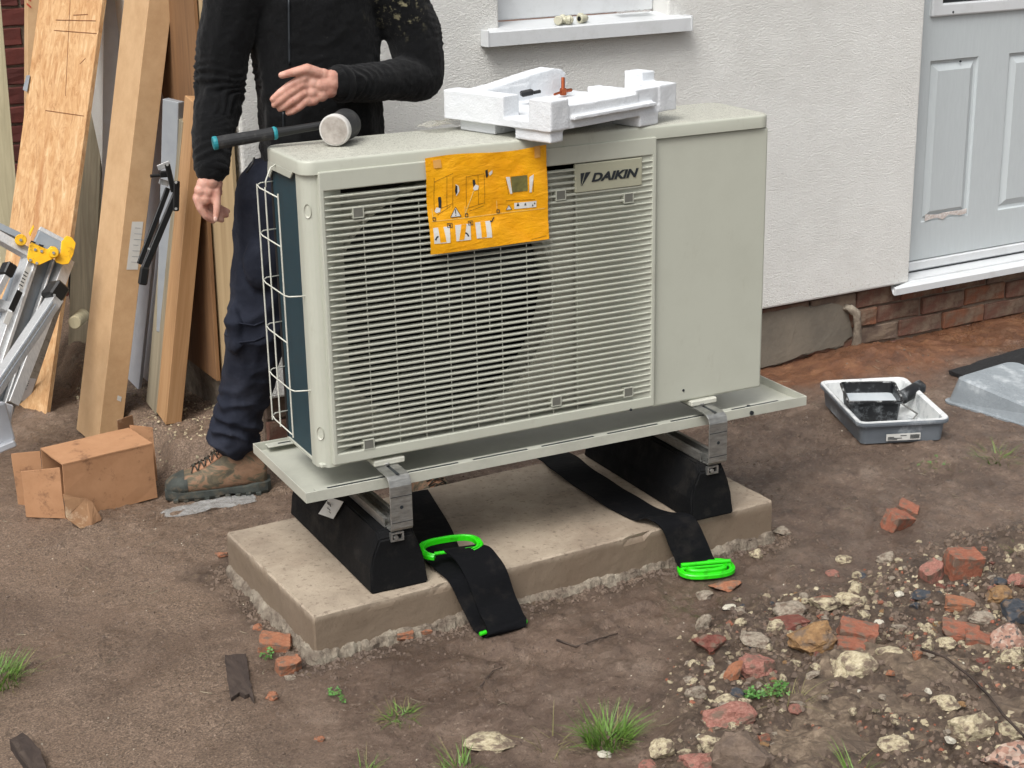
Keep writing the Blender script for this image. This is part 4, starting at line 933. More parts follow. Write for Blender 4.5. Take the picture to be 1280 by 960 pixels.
A = [(.418, .46, pt+.004, 1, -.12), (.386, .30, pt+.005, 1, -.15), (.352, .15, pt+.006, 1, -.1), (.318, .03, pt+.008, 1, -.05), (.312, -.05, pt+.012, 1, 0), (.318, -.110, pt+.004, 1, .02), (.332, -.150, .07, 1, .03), (.345, -.178, .022, 1, .03), (.356, -.197, .007, 1, .03), (.360, -.214, .006, 1, .03)]
wobj('webbing', ribbon(A, .100), 'web', st)
B = [(.335, -.022, pt+.042, 1, -.18), (.343, -.050, pt+.050, 1, -.18), (.352, -.085, pt+.043, 1, -.16), (.363, -.125, pt+.010, 1, -.10), (.372, -.160, .065, 1, -.02), (.376, -.190, .034, 1, .03), (.373, -.216, .026, 1, .04), (.366, -.228, .016, 1, .04), (.362, -.222, .0085, 1, .04)]
wobj('webbing', ribbon(B, .106), 'web', st)
def dring(c, a, b_, rz, tilt, r, arc=(0, 360), n=40):
    m = Matrix.Translation(c) @ Matrix.Rotation(rz, 4, 'Z') @ Matrix.Rotation(tilt, 4, 'X'); pts = []
    for k in range(n+(0 if arc == (0, 360) else 1)):
        t_ = R(arc[0]+(arc[1]-arc[0])*k/n); cx_, sy_ = math.cos(t_), math.sin(t_)
        pts.append(m @ Vector((a*math.copysign(abs(cx_)**.7, cx_), b_*math.copysign(abs(sy_)**.8, sy_), 0)))
    return pts
pts = dring((.318, -.022, pt+.048), .074, .044, -.12, R(4), .007, (-62, 232), 36)
b = bmesh.new(); secs = []
for i, p in enumerate(pts):
    tn = (pts[min(i+1, len(pts)-1)]-pts[max(i-1, 0)]).normalized(); o_ = tn.cross(Vector((0, 0, 1))).normalized()
    secs.append([p+o_*x+Vector((0, 0, z)) for x, z in ((-.0085, -.006), (.0085, -.006), (.0085, .002), (.006, .006), (.002, .006), (.0, .003), (-.003, .006), (-.0085, .005))])
loft(secs, b); wobj('handle', b, 'green', st)
wobj('handle_bar', cyl((.268, -.036, pt+.046), (.392, -.058, pt+.046), .0045, 12), 'green', st)
for x0, y0, x1_, y1_ in ((.300, -.226, .318, -.2245), (.418, -.2195, .430, -.2185)): wobj('end_pin', cyl((x0, y0+.010, .017), (x1_, y1_+.010, .017), .0055, 12, ch=.001), 'green', st)
st = thing('lifting_strap', 'black lifting strap trailing across the slab to a green handle lying on the mud', 'lifting strap', (.9, .2, PZ), 0, 'black webbing lifting straps with green handles')
A = [(.885, .60, pt+.004, 1, .1), (.900, .50, pt+.004, 1, .0), (.878, .38, pt+.016, 1, -.18), (.888, .28, pt+.005, 1, -.05), (.880, .16, pt+.012, 1, -.1), (.892, .06, pt+.005, 1, 0), (.905, -.015, pt+.007, 1, -.05), (.918, -.060, pt+.022, 1, -.1), (.935, -.098, pt+.008, 1, -.1), (.948, -.128, .070, 1, -.14), (.957, -.146, .034, 1, -.16), (.964, -.158, .026, 1, -.18)]
wobj('webbing', ribbon(A, .105), 'web', st)
hc = Vector((.972, -.172, .021))
for nm, a_, b_, zz, wd_ in (('handle', .068, .036, 0, .0078), ('handle', .050, .021, .005, .0055)):
    pts = dring(hc+Vector((0, 0, zz)), a_, b_, -.30, R(6), .007); secs = []
    for i, p in enumerate(pts):
        tn = (pts[(i+1) % len(pts)]-pts[i-1]).normalized(); o_ = tn.cross(Vector((0, 0, 1))).normalized()
        secs.append([p+o_*x+Vector((0, 0, z)) for x, z in ((-wd_, -.0055), (wd_, -.0055), (wd_, .003), (wd_*.7, .0055), (.0, .0035), (-wd_*.7, .0055), (-wd_, .003))])
    b = loft(secs+[secs[0]], caps=False); bmesh.ops.remove_doubles(b, verts=b.verts, dist=1e-5); wobj(nm, b, 'green', st)
m_ = Matrix.Rotation(-.30, 3, 'Z')
for s, zz in ((.004, .004), (.004, .014)): wobj('handle_bar', cyl(hc+m_ @ Vector((-.066, s, zz)), hc+m_ @ Vector((.066, s, zz)), .0055, 10), 'green', st)
# ------------------------------------------------------------------ cardboard box lying open on the path
fl = G(62, 652); frr = G(195, 628)
bx = thing('cardboard_box', 'small brown cardboard box lying open with torn flaps on the path beside the boot', 'cardboard box', ((fl.x+frr.x)/2, (fl.y+frr.y)/2, 0))
A0 = G(107, 645); A1 = G(197, 624); ex = (A1-A0); ex.z = 0; Lx = ex.length; ex.normalize(); ey = Vector((-ex.y, ex.x, 0)); 
zt_ = .172
def bxp(u, v, z): return A0*1+ex*u+ey*v+Vector((0, 0, z-A0.z+.002))
T = .004; Dv = .165; UX = -.052
def plate(pts, nrm, mt, nm, cuts=3, amp=.002):
    b = prism(pts, Vector(nrm).normalized()*T); bmesh.ops.subdivide_edges(b, edges=[e for e in b.edges if e.calc_length() > .03], cuts=cuts, use_grid_fill=True)
    for v in b.verts: v.co += noise.noise_vector(v.co*14)*amp
    return wobj(nm, b, mt, bx)
plate([bxp(UX, 0, 0), bxp(Lx, 0, 0), bxp(Lx, 0, zt_), bxp(UX, 0, zt_)], ey, 'card2', 'front_side')
plate([bxp(UX, Dv, 0), bxp(Lx, Dv, 0), bxp(Lx, Dv, zt_), bxp(UX, Dv, zt_)], -ey, 'card2', 'back_side')
plate([bxp(UX, -.001, zt_), bxp(Lx, -.001, zt_), bxp(Lx, Dv, zt_+.002), bxp(UX, Dv, zt_+.002)], (0, 0, -1), 'card2', 'top_side')
plate([bxp(UX, .005, 0), bxp(Lx, .005, 0), bxp(Lx, Dv-.005, 0), bxp(UX, Dv-.005, 0)], (0, 0, 1), 'cardin', 'bottom_side')
plate([bxp(UX-.001, .02, .0), bxp(UX-.085, .10, .0), bxp(UX-.085, .10, .140), bxp(UX-.001, .02, .155)], ey, 'card2', 'flap')
plate([bxp(UX-.002, Dv, .0), bxp(UX-.070, Dv+.035, .0), bxp(UX-.072, Dv+.04, zt_-.012), bxp(UX-.002, Dv, zt_-.008)], ey, 'card2', 'flap')
plate([bxp(Lx+.001, Dv-.01, .01), bxp(Lx+.05, Dv-.06, .01), bxp(Lx+.052, Dv-.055, zt_+.004), bxp(Lx+.001, Dv-.01, zt_+.012)], ey, 'card2', 'flap')
plate([bxp(Lx-.03, Dv+.004, zt_-.02), bxp(Lx+.03, Dv+.03, zt_-.03), bxp(Lx+.03, Dv+.032, zt_+.025), bxp(Lx-.03, Dv+.006, zt_+.03)], ey, 'cardin', 'flap')
q = [bxp(UX-.01, -.012, .085), bxp(UX+.045, -.030, .060), bxp(UX+.062, -.042, .048), bxp(UX+.070, -.07, .008), bxp(UX+.035, -.085, .001), bxp(UX-.002, -.085, .004), bxp(UX-.022, -.045, .03)]
b = prism(q, (0, .003, .0025)); bmesh.ops.triangulate(b, faces=[f for f in b.faces if len(f.verts) > 4]); bmesh.ops.subdivide_edges(b, edges=b.edges, cuts=3)
for v in b.verts: v.co += noise.noise_vector(v.co*30)*.005
wobj('torn_flap', b, 'cardin', bx)
# clear film crushed under the boot
p = PX(262, 632, z=.004); crumple(.27, .075, .014, 22, 3, 'film', 'plastic_film', (p.x, p.y, H(p.x, p.y)+.002), -.02, 'crumpled clear plastic film trapped under the boot', 'plastic film')
# ------------------------------------------------------------------ long things leaning in the alley
def lean(name, lab, cat, B0, B1, top, L, depth, mt, group=None, away=(0.3, 1, 0), extra=None):
    """board: front face from ground corners B0-B1, its B1 edge passing through `top`, length L"""
    B0 = Vector(B0); B1 = Vector(B1); U = (Vector(top)-B1).normalized(); W = B1-B0; W -= U*W.dot(U)
    nn = U.cross(W).normalized(); 
    if nn.dot(Vector(away)) < 0: nn = -nn
    b = prism([B1-W, B1, B1+U*L, B1-W+U*L], nn*depth, .0015)
    # lowest corner stays on the ground: cut the foot level
    z = min(B0.z, B1.z)
    bmesh.ops.bisect_plane(b, geom=b.verts[:]+b.edges[:]+b.faces[:], plane_co=(0, 0, z), plane_no=(0, 0, 1), clear_inner=True)
    ed = [e for e in b.edges if e.is_boundary]
    if ed: bmesh.ops.contextual_create(b, geom=ed)
    t_ = thing(name, lab, cat, B1, 0, group)
    # local frame of the board so that grain follows its length
    X = W.normalized(); Y = nn; Z = U
    m = Matrix(((X.x, Y.x, Z.x, B1.x), (X.y, Y.y, Z.y, B1.y), (X.z, Y.z, Z.z, B1.z), (0, 0, 0, 1)))
    b.transform(m.inverted()); t_.rotation_euler = m.to_euler(); t_.rotation_mode = 'XYZ'
    o = obj(extra or 'board', b, mt, t_)
    return t_, W.length, m
B1 = G(57, 521); B0 = G(-16, 492)
ob, w_osb, mo = lean('osb_board', 'wide strip of oriented strand board with pencil lines, leaning behind the ladder', 'board', B0, B1, PX(128, 0, y=2.15), 2.1, .018, 'osb')
b = bmesh.new()
def bline(x0, z0, x1, z1, w=.0012):
    d = Vector((x1-x0, 0, z1-z0)).normalized(); nn = Vector((-d.z, 0, d.x))*w
    prism([Vector((x0, -.0012, z0))-nn, Vector((x1, -.0012, z1))-nn, Vector((x1, -.0012, z1))+nn, Vector((x0, -.0012, z0))+nn], (0, .0008, 0), bm=b)
mi = mo.inverted()
def onb(px, py):
    d = rt*((px-640)/FPX)-up*((py-480)/FPX)+fwd; dl_ = mi.to_3x3() @ d; cl = mi @ CP; t_ = -cl.y/dl_.y; return cl+dl_*t_
for (x0, y0, x1, y1) in ((70, 25, 120, 26), (68, 38, 121, 42), (57, 138, 105, 145), (92, 19, 110, 18)):
    a = onb(x0, y0); c_ = onb(x1, y1); bline(a.x, a.z, c_.x, c_.z)
for (x0, y0, x1, y1) in ((88, 0, 82, 120), (100, 80, 107, 73)): a = onb(x0, y0); c_ = onb(x1, y1); bline(a.x, a.z, c_.x, c_.z, .0007)
obj('pencil_line', b, 'pencil', ob, kind='stuff')
a = onb(36, 98); b = box(a.x-.015, a.x+.012, -.006, -.003, a.z-.045, a.z+.01, .002); jit(b, .008, 40); obj('tape_flap', b, 'grey_pr', ob)
# tall cardboard carton
F = G(122, 560); Lc = G(95, 540); cb, w_, mc = lean('cardboard_carton', 'tall narrow brown cardboard carton leaning against the house side wall', 'cardboard carton', Lc, F, PX(186, 0, y=1.58), 2.2, .075, 'card', away=(1, -.2, 0), extra='carton')
def carton_pt(px, py):
    d = rt*((px-640)/FPX)-up*((py-480)/FPX)+fwd; R3 = mc.inverted().to_3x3() @ d; cl = mc.inverted() @ CP; t_ = -cl.x/R3.x; q_ = cl+R3*t_; return q_
q = [carton_pt(*p) for p in ((165, 277), (179, 277), (172, 337), (158, 337))]
b = prism([(.0008, a.y, a.z) for a in q], (.0005, 0, 0)); obj('shipping_label', b, 'label', cb)
b = bmesh.new()
for k in range(7):
    zc_ = q[0].z+(q[2].z-q[0].z)*(.12+.12*k); y0_ = min(a.y for a in q)+.012; box(.0014, .0018, y0_, y0_+.018+.008*(k % 3), zc_-.0015, zc_, 0, b)
obj('label_print', b, 'grey_pr', cb)
q = [carton_pt(*p) for p in ((147, 494), (152, 496), (151, 502), (146, 500))]; obj('small_label', prism([(.0008, a.y, a.z) for a in q], (.0005, 0, 0)), 'label', cb)
b = box(-w_-.001, .0012, -.0012, -.0004, 0, .0, 0) if 0 else None
a = onb(0, 0)
# timber posts
P1 = PX(207, 531, z=.092); P0 = PX(195, 520, z=.092)
lean('timber_post', 'squared softwood post with an orange lit face, standing on the debris step', 'timber post', P0, P1, PX(244, 130, y=1.30), 1.035, .052, 'timber', 'timber posts', away=(1, -.2, 0), extra='post')
P1 = PX(196, 520, z=.094); P0 = PX(182, 508, z=.094)
lean('timber_post', 'darker weathered softwood post tucked behind the orange faced post', 'timber post', P0, P1+Vector((.0, .012, 0)), PX(230, 130, y=1.39), .97, .035, 'oldwood', 'timber posts', away=(1, -.2, 0), extra='post')
# white and grey boards between carton and posts
P1 = PX(173, 488, z=.085); P0 = PX(160, 483, z=.085)
lean('white_board', 'narrow white plastic board just right of the cardboard carton', 'plastic board', P0+Vector((0, .05, 0)), P1, PX(212, 125, y=1.66), 1.35, .012, 'panel', 'leaning plastic boards', away=(1, .3, 0))
P1 = PX(192, 484, z=.085); P0 = PX(172, 468, z=.085)
lean('white_board', 'wide grey white plastic board behind the black folding stay', 'plastic board', P0+Vector((-.02, .12, 0)), P1, PX(214, 125, y=1.80), 1.25, .010, 'panel', 'leaning plastic boards', away=(1, .3, 0))
P1 = PX(214, 420, y=1.50); P0 = P1+Vector((-.035, .05, 0))
lean('grey_profile', 'short grey plastic profile with its square end up beside the timber post', 'plastic profile', P0, P1, PX(223, 126, y=1.42), .745, .028, 'grey_pr', away=(1, -.3, 0), extra='profile')
P1 = G(122, 515); P0 = G(104, 505)
lean('white_board', 'white plastic board showing as a sliver between strand board and carton', 'plastic board', PX(128, 480, z=0)+Vector((0, .05, 0)), PX(146, 480, z=0)+Vector((0, .05, 0)), PX(149, 0, y=2.3), 2.0, .012, 'panel', 'leaning plastic boards', away=(0, 1, 0))
P1 = PX(144, 400, y=2.45); P0 = PX(98, 400, y=2.5); P0.z = P1.z = 0
lean('weathered_plank', 'rough weathered plank in the gap between strand board and carton', 'plank', P0-Vector((.06, 0, 0)), P1-Vector((.10, 0, 0)), PX(128, 120, y=2.75), 1.25, .03, 'oldwood', away=(0, 1, 0), extra='plank')
P1 = PX(26, 330, y=2.75); P0 = PX(4, 330, y=2.75); 
P1.z = P0.z = 0
lean('pale_post', 'pale sawn post against the dark red brick wall at the far left', 'post', P0-Vector((.02, 0, 0)), P1, PX(6, 60, y=2.95), 1.35, .05, 'cream_wood', away=(0, 1, 0), extra='post')
P1 = PX(42, 400, y=2.45); P0 = PX(28, 400, y=2.45); P1.z = P0.z = 0
tcb, w2, m2 = lean('cardboard_tube_box', 'tan cardboard carton with red hatched tape, behind the left edge of the strand board', 'cardboard carton', P0-Vector((.01, 0, 0)), P1, PX(52, 0, y=2.6), 1.7, .06, 'card', away=(0, 1, 0), extra='carton')
b = bmesh.new()
for k in range(6): prism([(-.052, -.0014, 1.33+k*.022), (-.036, -.0014, 1.318+k*.022), (-.036, -.0014, 1.325+k*.022), (-.052, -.0014, 1.337+k*.022)], (0, .0008, 0), bm=b)
obj('hatched_tape', b, simple('red_tape', 'B0402C', 'B84A36', .5), tcb)
# plywood sheets on the plinth against the side wall
def ply(u0, v0, v1, z1, mt, lab, thick=.012, lean_=.02, zb_=.2345):
    b = prism([(u0-lean_, v0, zb_), (u0-lean_, v1, zb_), (u0, v1, z1), (u0, v0, z1)], (thick, 0, 0), .001)
    t_ = thing('plywood_sheet', lab, 'plywood sheet', (0, 1.15, 0), HA, 'plywood sheets on the plinth'); obj('sheet', b, mt, t_)
ply(UC-.018, .005, .27, 2.2, 'ply', 'pale plywood sheet at the house corner, behind the hanging arm')
ply(UC-.030, .20, .80, 2.25, 'plydark', 'brown plywood sheet deeper in the alley, behind the timber posts', lean_=.03)
lean('dark_board', 'dark stained sheet filling the shadowed gap at the back of the alley', 'board', Vector((-.015, 2.62, 0)), Vector((.12, 2.62, 0)), Vector((.13, 3.05, 1.6)), 2.2, .02, 'plydark2', away=(0, 1, 0))  # sheet added to darken the gap between strand board and carton
# odds and ends in the gap
p = PX(98, 400, y=2.1); o = obj('wood_roll', cyl((p.x-.02, p.y-.03, p.z), (p.x+.03, p.y+.06, p.z), .023, 24, ch=.003), 'cream_wood', smooth=False); tag(o, 'short round cream wooden offcut resting on stones behind the carton', 'wood offcut')
# black folding stay on the grey profile
fs_ = thing('folding_stay', 'black folding metal stay hanging in front of the grey profile', 'metal stay', PX(205, 280, y=1.30))
def pb(px, py, y): return PX(px, py, y=y)
yy = 1.31
wobj('arm', bar(pb(221, 240, yy), pb(180, 338, yy-.04), .020, .010, (0, -1, 0), .002), 'black_pl', fs_)
wobj('arm', bar(pb(210, 235, yy+.02), pb(174, 330, yy-.02), .016, .008, (0, -1, 0), .002), 'black_pl', fs_)
wobj('arm', bar(pb(209, 205, yy-.012), pb(217, 240, yy-.012), .016, .007, (0, -1, 0), .002), 'black_pl', fs_)
wobj('hinge_plate', bar(pb(221, 226, yy-.022), pb(220, 264, yy-.022), .019, .006, (0, -1, 0), .003), 'black_pl', fs_)
wobj('end_cap', bar(pb(181, 334, yy-.04), pb(178, 356, yy-.045), .026, .018, (0, -1, 0), .004), 'black_pl', fs_)
wobj('bracket', bar(pb(197, 210, yy+.01), pb(212, 204, yy+.01), .016, .004, (0, -1, 0), .001), 'alu', fs_)
wobj('bracket', bar(pb(199, 226, yy+.01), pb(211, 230, yy+.01), .016, .004, (0, -1, 0), .001), 'alu', fs_)
wobj('spacer', bar(pb(199, 218, yy), pb(212, 217, yy), .018, .018, (0, -1, 0), .002), 'black_pl', fs_)
wobj('pin', cyl(pb(188, 220, yy), pb(206, 219, yy), .005, 10), 'black_pl', fs_)
for (px, py) in ((209, 206), (220, 228), (220, 261), (186, 311)): wobj('rivet', cyl(pb(px, py, yy-.024 if px > 200 else yy-.05), pb(px, py, yy-.030 if px > 200 else yy-.056), .004, 10), 'galv', fs_)
# ------------------------------------------------------------------ ladder
ld = thing('folding_ladder', 'folded aluminium ladder with yellow locking hinges at the left edge', 'ladder', PX(20, 520, y=1.45))
def lb(n, a, c_, w, h, mt, bev=.001, hint=(.45, -.85, .3)): return wobj(n, bar(a, c_, w, h, hint, bev), mt, ld)
ya, yb_ = 1.72, 1.42
def P(px, py, t_=0): return PX(px, py, y=ya+(yb_-ya)*(py-290)/250+t_)
lb('stile', P(38, 318), P(-22, 500), .030, .05, 'alu'); lb('stile', P(82, 325, .03), P(12, 505, .03), .036, .05, 'alu')
lb('stile_web', P(60, 322, .035), P(-6, 520, .035), .10, .02, 'alu_dull'); lb('stile_rib', P(66, 325, .015), P(0, 520, .015), .006, .02, 'alu')
lb('stile_flange', P(46, 320, -.02), P(-14, 500, -.02), .012, .022, 'alu')
lb('hinge_block', P(44, 297, -.01), P(86, 317, -.01), .052, .045, 'alu_dull', .004, (.1, -1, .3)); lb('hinge_cap', P(48, 287, -.012), P(80, 304, -.012), .016, .05, 'alu', .003, (.1, -1, .3))
for i, (x, y) in enumerate(((38, 303), (48, 307), (61, 313))): lb('hinge_slot', P(x, y, -.037), P(x+6, y+2, -.037), .012, .003, 'dark_in', 0, (.1, -1, .3))
def yplate(pts, d, n='hinge_plate'): 
    q_ = [P(x, y, d) for x, y in pts]; wobj(n, prism(q_, (0, .008, 0), .0015), 'yel_pl', ld)
yplate([(37, 306), (40, 303), (52, 309), (60, 312), (64, 308), (70, 309), (74, 314), (73, 319), (68, 323), (48, 332), (36, 327), (34, 323)], -.045)
yplate([(77, 301), (84, 295), (90, 297), (95, 304), (92, 318), (86, 330), (78, 331), (70, 328), (69, 323), (76, 316)], -.038)
yplate([(36, 292), (42, 281), (43, 284), (38, 296)], -.03, 'hinge_edge')
wobj('hinge_disc', cyl(P(26, 300, -.03), P(26, 300, -.05), .018, 24, ch=.002), 'yel_pl', ld); wobj('hinge_disc', cyl(P(67, 316, -.045), P(67, 316, -.060), .0155, 24, ch=.002), 'yel_pl', ld)
for (x, y, d) in ((26, 300, -.051), (67, 316, -.061), (44, 312, -.046), (52, 314, -.046), (38, 325, -.046), (46, 329, -.046)): wobj('rivet', cyl(P(x, y, d), P(x, y, d-.004), .0045, 10), 'galv', ld)
lb('rung', P(-10, 292, -.01), P(36, 318, -.01), .030, .03, 'alu'); lb('rung', P(-10, 280, .03), P(24, 296, .03), .022, .02, 'alu_dull')
lb('rung', P(-12, 378), P(14, 386), .03, .03, 'alu'); lb('stile', P(24, 335, .03), P(-14, 432, .03), .018, .03, 'alu_dull')
def Q(px, py, t_=0): return PX(px, py, y=1.50+(-.28)*(py-360)/200+t_)
lb('stabiliser_bar', Q(69, 373), Q(-30, 520), .034, .05, 'alu'); lb('bar_groove', Q(66, 377, -.035), Q(-30, 519, -.035), .003, .004, 'alu_dull', 0); lb('bar_groove', Q(70, 380, -.033), Q(-26, 522, -.033), .003, .004, 'alu_dull', 0)
lb('end_cap', Q(75, 356), Q(63, 374), .050, .060, 'black_pl', .006); wobj('rivet', cyl(Q(68, 369, -.036), Q(68, 369, -.042), .004, 10), 'galv', ld)
lb('end_cap', P(13, 330, -.03), P(6, 345, -.03), .034, .04, 'black_pl', .004); lb('stabiliser_bar', P(6, 345, -.03), P(-12, 380, -.03), .02, .03, 'alu')
lb('sticker', P(36, 334, -.048), P(26, 360, -.048), .018, .002, 'label', 0); lb('sticker', P(25, 364, -.048), P(14, 388, -.048), .020, .002, 'black_pl', 0); lb('sticker', P(13, 390, -.048), P(7, 405, -.048), .018, .002, 'label', 0)
for k in range(5): lb('sticker_print', P(33-k*1.6, 340+k*4, -.050), P(32.4-k*1.6, 341.2+k*4, -.050), .013, .001, 'navy', 0)
lb('ladder_foot', P(4, 505, -.02), P(0, 530, -.02), .05, .05, 'panel', .006); lb('foot_joint', P(8, 505, -.01), P(6, 518, -.01), .03, .02, 'yel_pl', .003)
lb('foot_pad', PX(-8, 562, y=1.35), PX(18, 551, y=1.35), .022, .05, 'panel', .004, (0, -1, 0)); lb('foot_leg', PX(8, 552, y=1.36), PX(-4, 505, y=1.38), .05, .03, 'panel', .004, (0, -1, 0))
# printed white board lying against the strand board behind the ladder
a = G(36, 506); c_ = G(16, 500)
wb, ww, wm = lean('marked_board', 'grubby white plastic board with torn wickes tape, between ladder and strand board', 'plastic board', a-Vector((.09, -.03, 0)), a, PX(80, 375, y=1.80), .62, .012, simple('grubby_board', '8F8C84', 'A5A299', .7, 0, 40, dirt='4E4A44', dirts=30), away=(0, 1, 0))
tm = text_mesh('Wickes', .026, .0003, 0, .0004); tm.transform(Matrix(((0, 1, 0, -.042), (0, 0, -1, -.0016), (-1, 0, 0, .135), (0, 0, 0, 1)))); obj('tape_lettering', tm, simple('grey_print', '3A5360', '3A5360', .6), wb)
obj('tape_strip', box(-.056, -.004, -.0010, -.0004, .02, .15), 'panel', wb)
# ------------------------------------------------------------------ paint trays
def tray_mesh(L, W, h, wall=.004, flare=.018, r=.03, depth_fn=None, rim=.012):
    b = bmesh.new(); secs = []
    def rr2(ins, z): return [Vector((x, y, z)) for x, y in rrect(-L/2+ins, L/2-ins, -W/2+ins, W/2-ins, max(.006, r-ins*.6), 5)]
    for ins, z in ((flare+.002, 0), (flare, .002), (rim, h-.018), (rim, h-.012), (0, h-.012), (-.001, h-.006), (0, h), (rim*.6, h), (rim+.003, h-.004), (flare+.006, .008), (flare+.02, .006)): secs.append(rr2(ins, z))
    rs = [[b.verts.new(p) for p in s] for s in secs]; n = len(rs[0])
    for A_, B_ in zip(rs, rs[1:]):
        for k in range(n): b.faces.new((A_[k], A_[(k+1) % n], B_[(k+1) % n], B_[k]))
    b.faces.new(rs[0][::-1]); b.faces.new(rs[-1]); bmesh.ops.recalc_face_normals(b, faces=b.faces); return b
p0 = PX(1045, 537, z=.075); p1 = PX(1175, 530, z=.075); p3 = PX(1036, 478, z=.075)
ctr = (p1+p3)/2; dx_ = p1-p0; ang = math.atan2(dx_.y, dx_.x); TW = dx_.length*.9; TL = (p3-p0).length
gz = H(ctr.x, ctr.y)-.002
pt_ = thing('paint_tray', 'grey paint tray crusted with white paint, holding the black scuttle and mini roller', 'paint tray', (ctr.x, ctr.y, gz), ang)
obj('tray_body', tray_mesh(TW, TL*.92, .075, r=.03), 'gtray', pt_)
b = tray_mesh(TW-.004, TL*.92-.004, .077, r=.03); 
bmesh.ops.delete(b, geom=[f for f in b.faces if all(v.co.z < .0645 and (abs(v.co.x) > TW/2-.022 or abs(v.co.y) > TL*.46-.022) for v in f.verts)], context='FACES')
for v in b.verts: v.co.z += .0012
obj('paint_crust', b, 'paint', pt_)
L_ = TL*.92
obj('tray_sticker', box(-.055, .055, -L_/2+.0065, -L_/2+.0075, .012, .034), 'label', pt_)
b = bmesh.new()
for k in range(14): box(.022+k*.0022, .0232+k*.0022, -L_/2+.0052, -L_/2+.0062, .016, .030, 0, b)
for k, (x, w_) in enumerate(((-.05, .03), (-.05, .045), (-.05, .02), (-.01, .02))): box(x, x+w_, -L_/2+.0052, -L_/2+.0062, .015+k*.004, .0168+k*.004, 0, b)
obj('sticker_print', b, 'navy', pt_)
# black scuttle
q = PX(1088, 516, z=.05); sc = thing('paint_scuttle', 'black paint spattered scuttle of pale liquid standing in the grey paint tray', 'paint scuttle', (q.x, q.y, gz+.009), ang-.12)
b = bmesh.new(); l_, w2 = .172, .150
def rr3(a_, c2, z, r): return [Vector((x, y, z)) for x, y in rrect(-a_/2, a_/2, -c2/2, c2/2, r, 4)]
rs = [[b.verts.new(p) for p in s] for s in (rr3(l_-.03, w2-.03, 0, .012), rr3(l_-.026, w2-.026, .003, .014), rr3(l_-.006, w2-.006, .088, .016), rr3(l_+.006, w2+.006, .088, .016), rr3(l_+.006, w2+.006, .095, .016), rr3(l_-.010, w2-.010, .095, .014), rr3(l_-.026, w2-.026, .012, .012))]
for A_, B_ in zip(rs, rs[1:]):
    for k in range(len(A_)): b.faces.new((A_[k], A_[(k+1) % len(A_)], B_[(k+1) % len(A_)], B_[k]))
b.faces.new(rs[0][::-1]); b.faces.new(rs[-1])
for v in b.verts:
    if v.co.z > .05 and v.co.y > .03: v.co.z += .014
obj('scuttle_body', b, 'blackpaint', sc)
for z_r in (.0965,): obj('rim', tube([Vector((p_.x, p_.y, z_r+(.014 if p_.y > .03 else 0))) for p_ in rr3(l_+.004, w2+.004, 0, .016)], .0035, 6, closed=True), 'rim_paint', sc, smooth=True)
b = bmesh.new(); b.faces.new([b.verts.new(p) for p in rr3(l_-.014, w2-.014, .078, .013)]); obj('paint', b, 'wetpaint', sc)
q0 = PX(1151, 487, z=.075); q1 = PX(1126, 505, z=.05); rl = thing('mini_roller', 'mini paint roller caked in white and black paint, lying in the grey paint tray', 'paint roller', (q0.x, q0.y, gz))
z_ = gz+.060
b = cyl((q0.x, q0.y, z_+.018), (q1.x, q1.y, z_+.002), .023, 22, ch=.004); jit(b, .003, 50); wobj('sleeve', b, 'blackpaint', rl, smooth=True)
e1 = PX(1138, 526, z=gz+.03); wobj('frame_wire', tube([(q1.x, q1.y, z_+.002), (q1.x-.02, q1.y-.015, z_-.004), (q1.x+.02, q1.y-.06, gz+.022), (e1.x, e1.y, gz+.024)], .003, 8), 'galv', rl, smooth=True)
wobj('handle', cyl((e1.x, e1.y, gz+.024), (e1.x+.012, e1.y-.020, gz+.026), .013, 16, ch=.004), 'blackpaint', rl)
# overturned grey tray
a = PX(1180, 503, z=0.0); c_ = PX(1262, 457, z=.075); r0 = G(1290, 540)
ang2 = math.atan2(r0.y-a.y, r0.x-a.x); 
ot = thing('paint_tray', 'upturned grey paint tray streaked with dried paint, at the right edge', 'paint tray', (a.x+.14, a.y+.02, H(a.x+.1, a.y)), 0)
b = bmesh.new(); A_ = [(0, 0), (.33, -.36), (.62, -.10), (.29, .26)]
ux = Vector((.17, -.98, 0)).normalized(); uy = Vector((.98, .17, 0)).normalized(); L2, W2 = .46, .34
def rr4(ins, z, tilt=0): return [(ux*x+uy*y+Vector((0, 0, z+(y/W2)*0))) for x, y in rrect(ins, L2-ins, ins, W2-ins, .035, 5)]
secs = [rr4(-.008, .0), rr4(-.008, .006), rr4(.002, .008), rr4(.020, .084), rr4(.030, .090)]
rs = [[b.verts.new(p-Vector((.14, .02, 0))) for p in s] for s in secs]
for A2, B2 in zip(rs, rs[1:]):
    for k in range(len(A2)): b.faces.new((A2[k], A2[(k+1) % len(A2)], B2[(k+1) % len(A2)], B2[k]))
b.faces.new(rs[-1])
for v in b.verts:
    u_ = (v.co+Vector((.14, .02, 0))).dot(ux)
    if v.co.z > .03: v.co.z -= .045*max(0, (u_-.22)/.22)
bmesh.ops.recalc_face_normals(b, faces=b.faces); obj('tray_shell', b, simple('streaked_grey_plastic', '7F868B', '92999E', .28, 0, 9, bs=26, bstr=.6, bdist=.006, dirt='BFC4C7', dirts=9), ot)
# dark mat by the door
q = [G(*p) for p in ((1186, 468), (1296, 434), (1320, 452), (1215, 480))]
b = prism([(a_.x, a_.y, H(a_.x, a_.y)+.004) for a_ in q], (0, 0, .012)); bmesh.ops.subdivide_edges(b, edges=b.edges, cuts=8, use_grid_fill=True); jit(b, .004, 60)
tag(obj('door_mat', b, 'mat_blk'), 'black rubbery mat on the orange soil behind the upturned paint tray', 'mat')
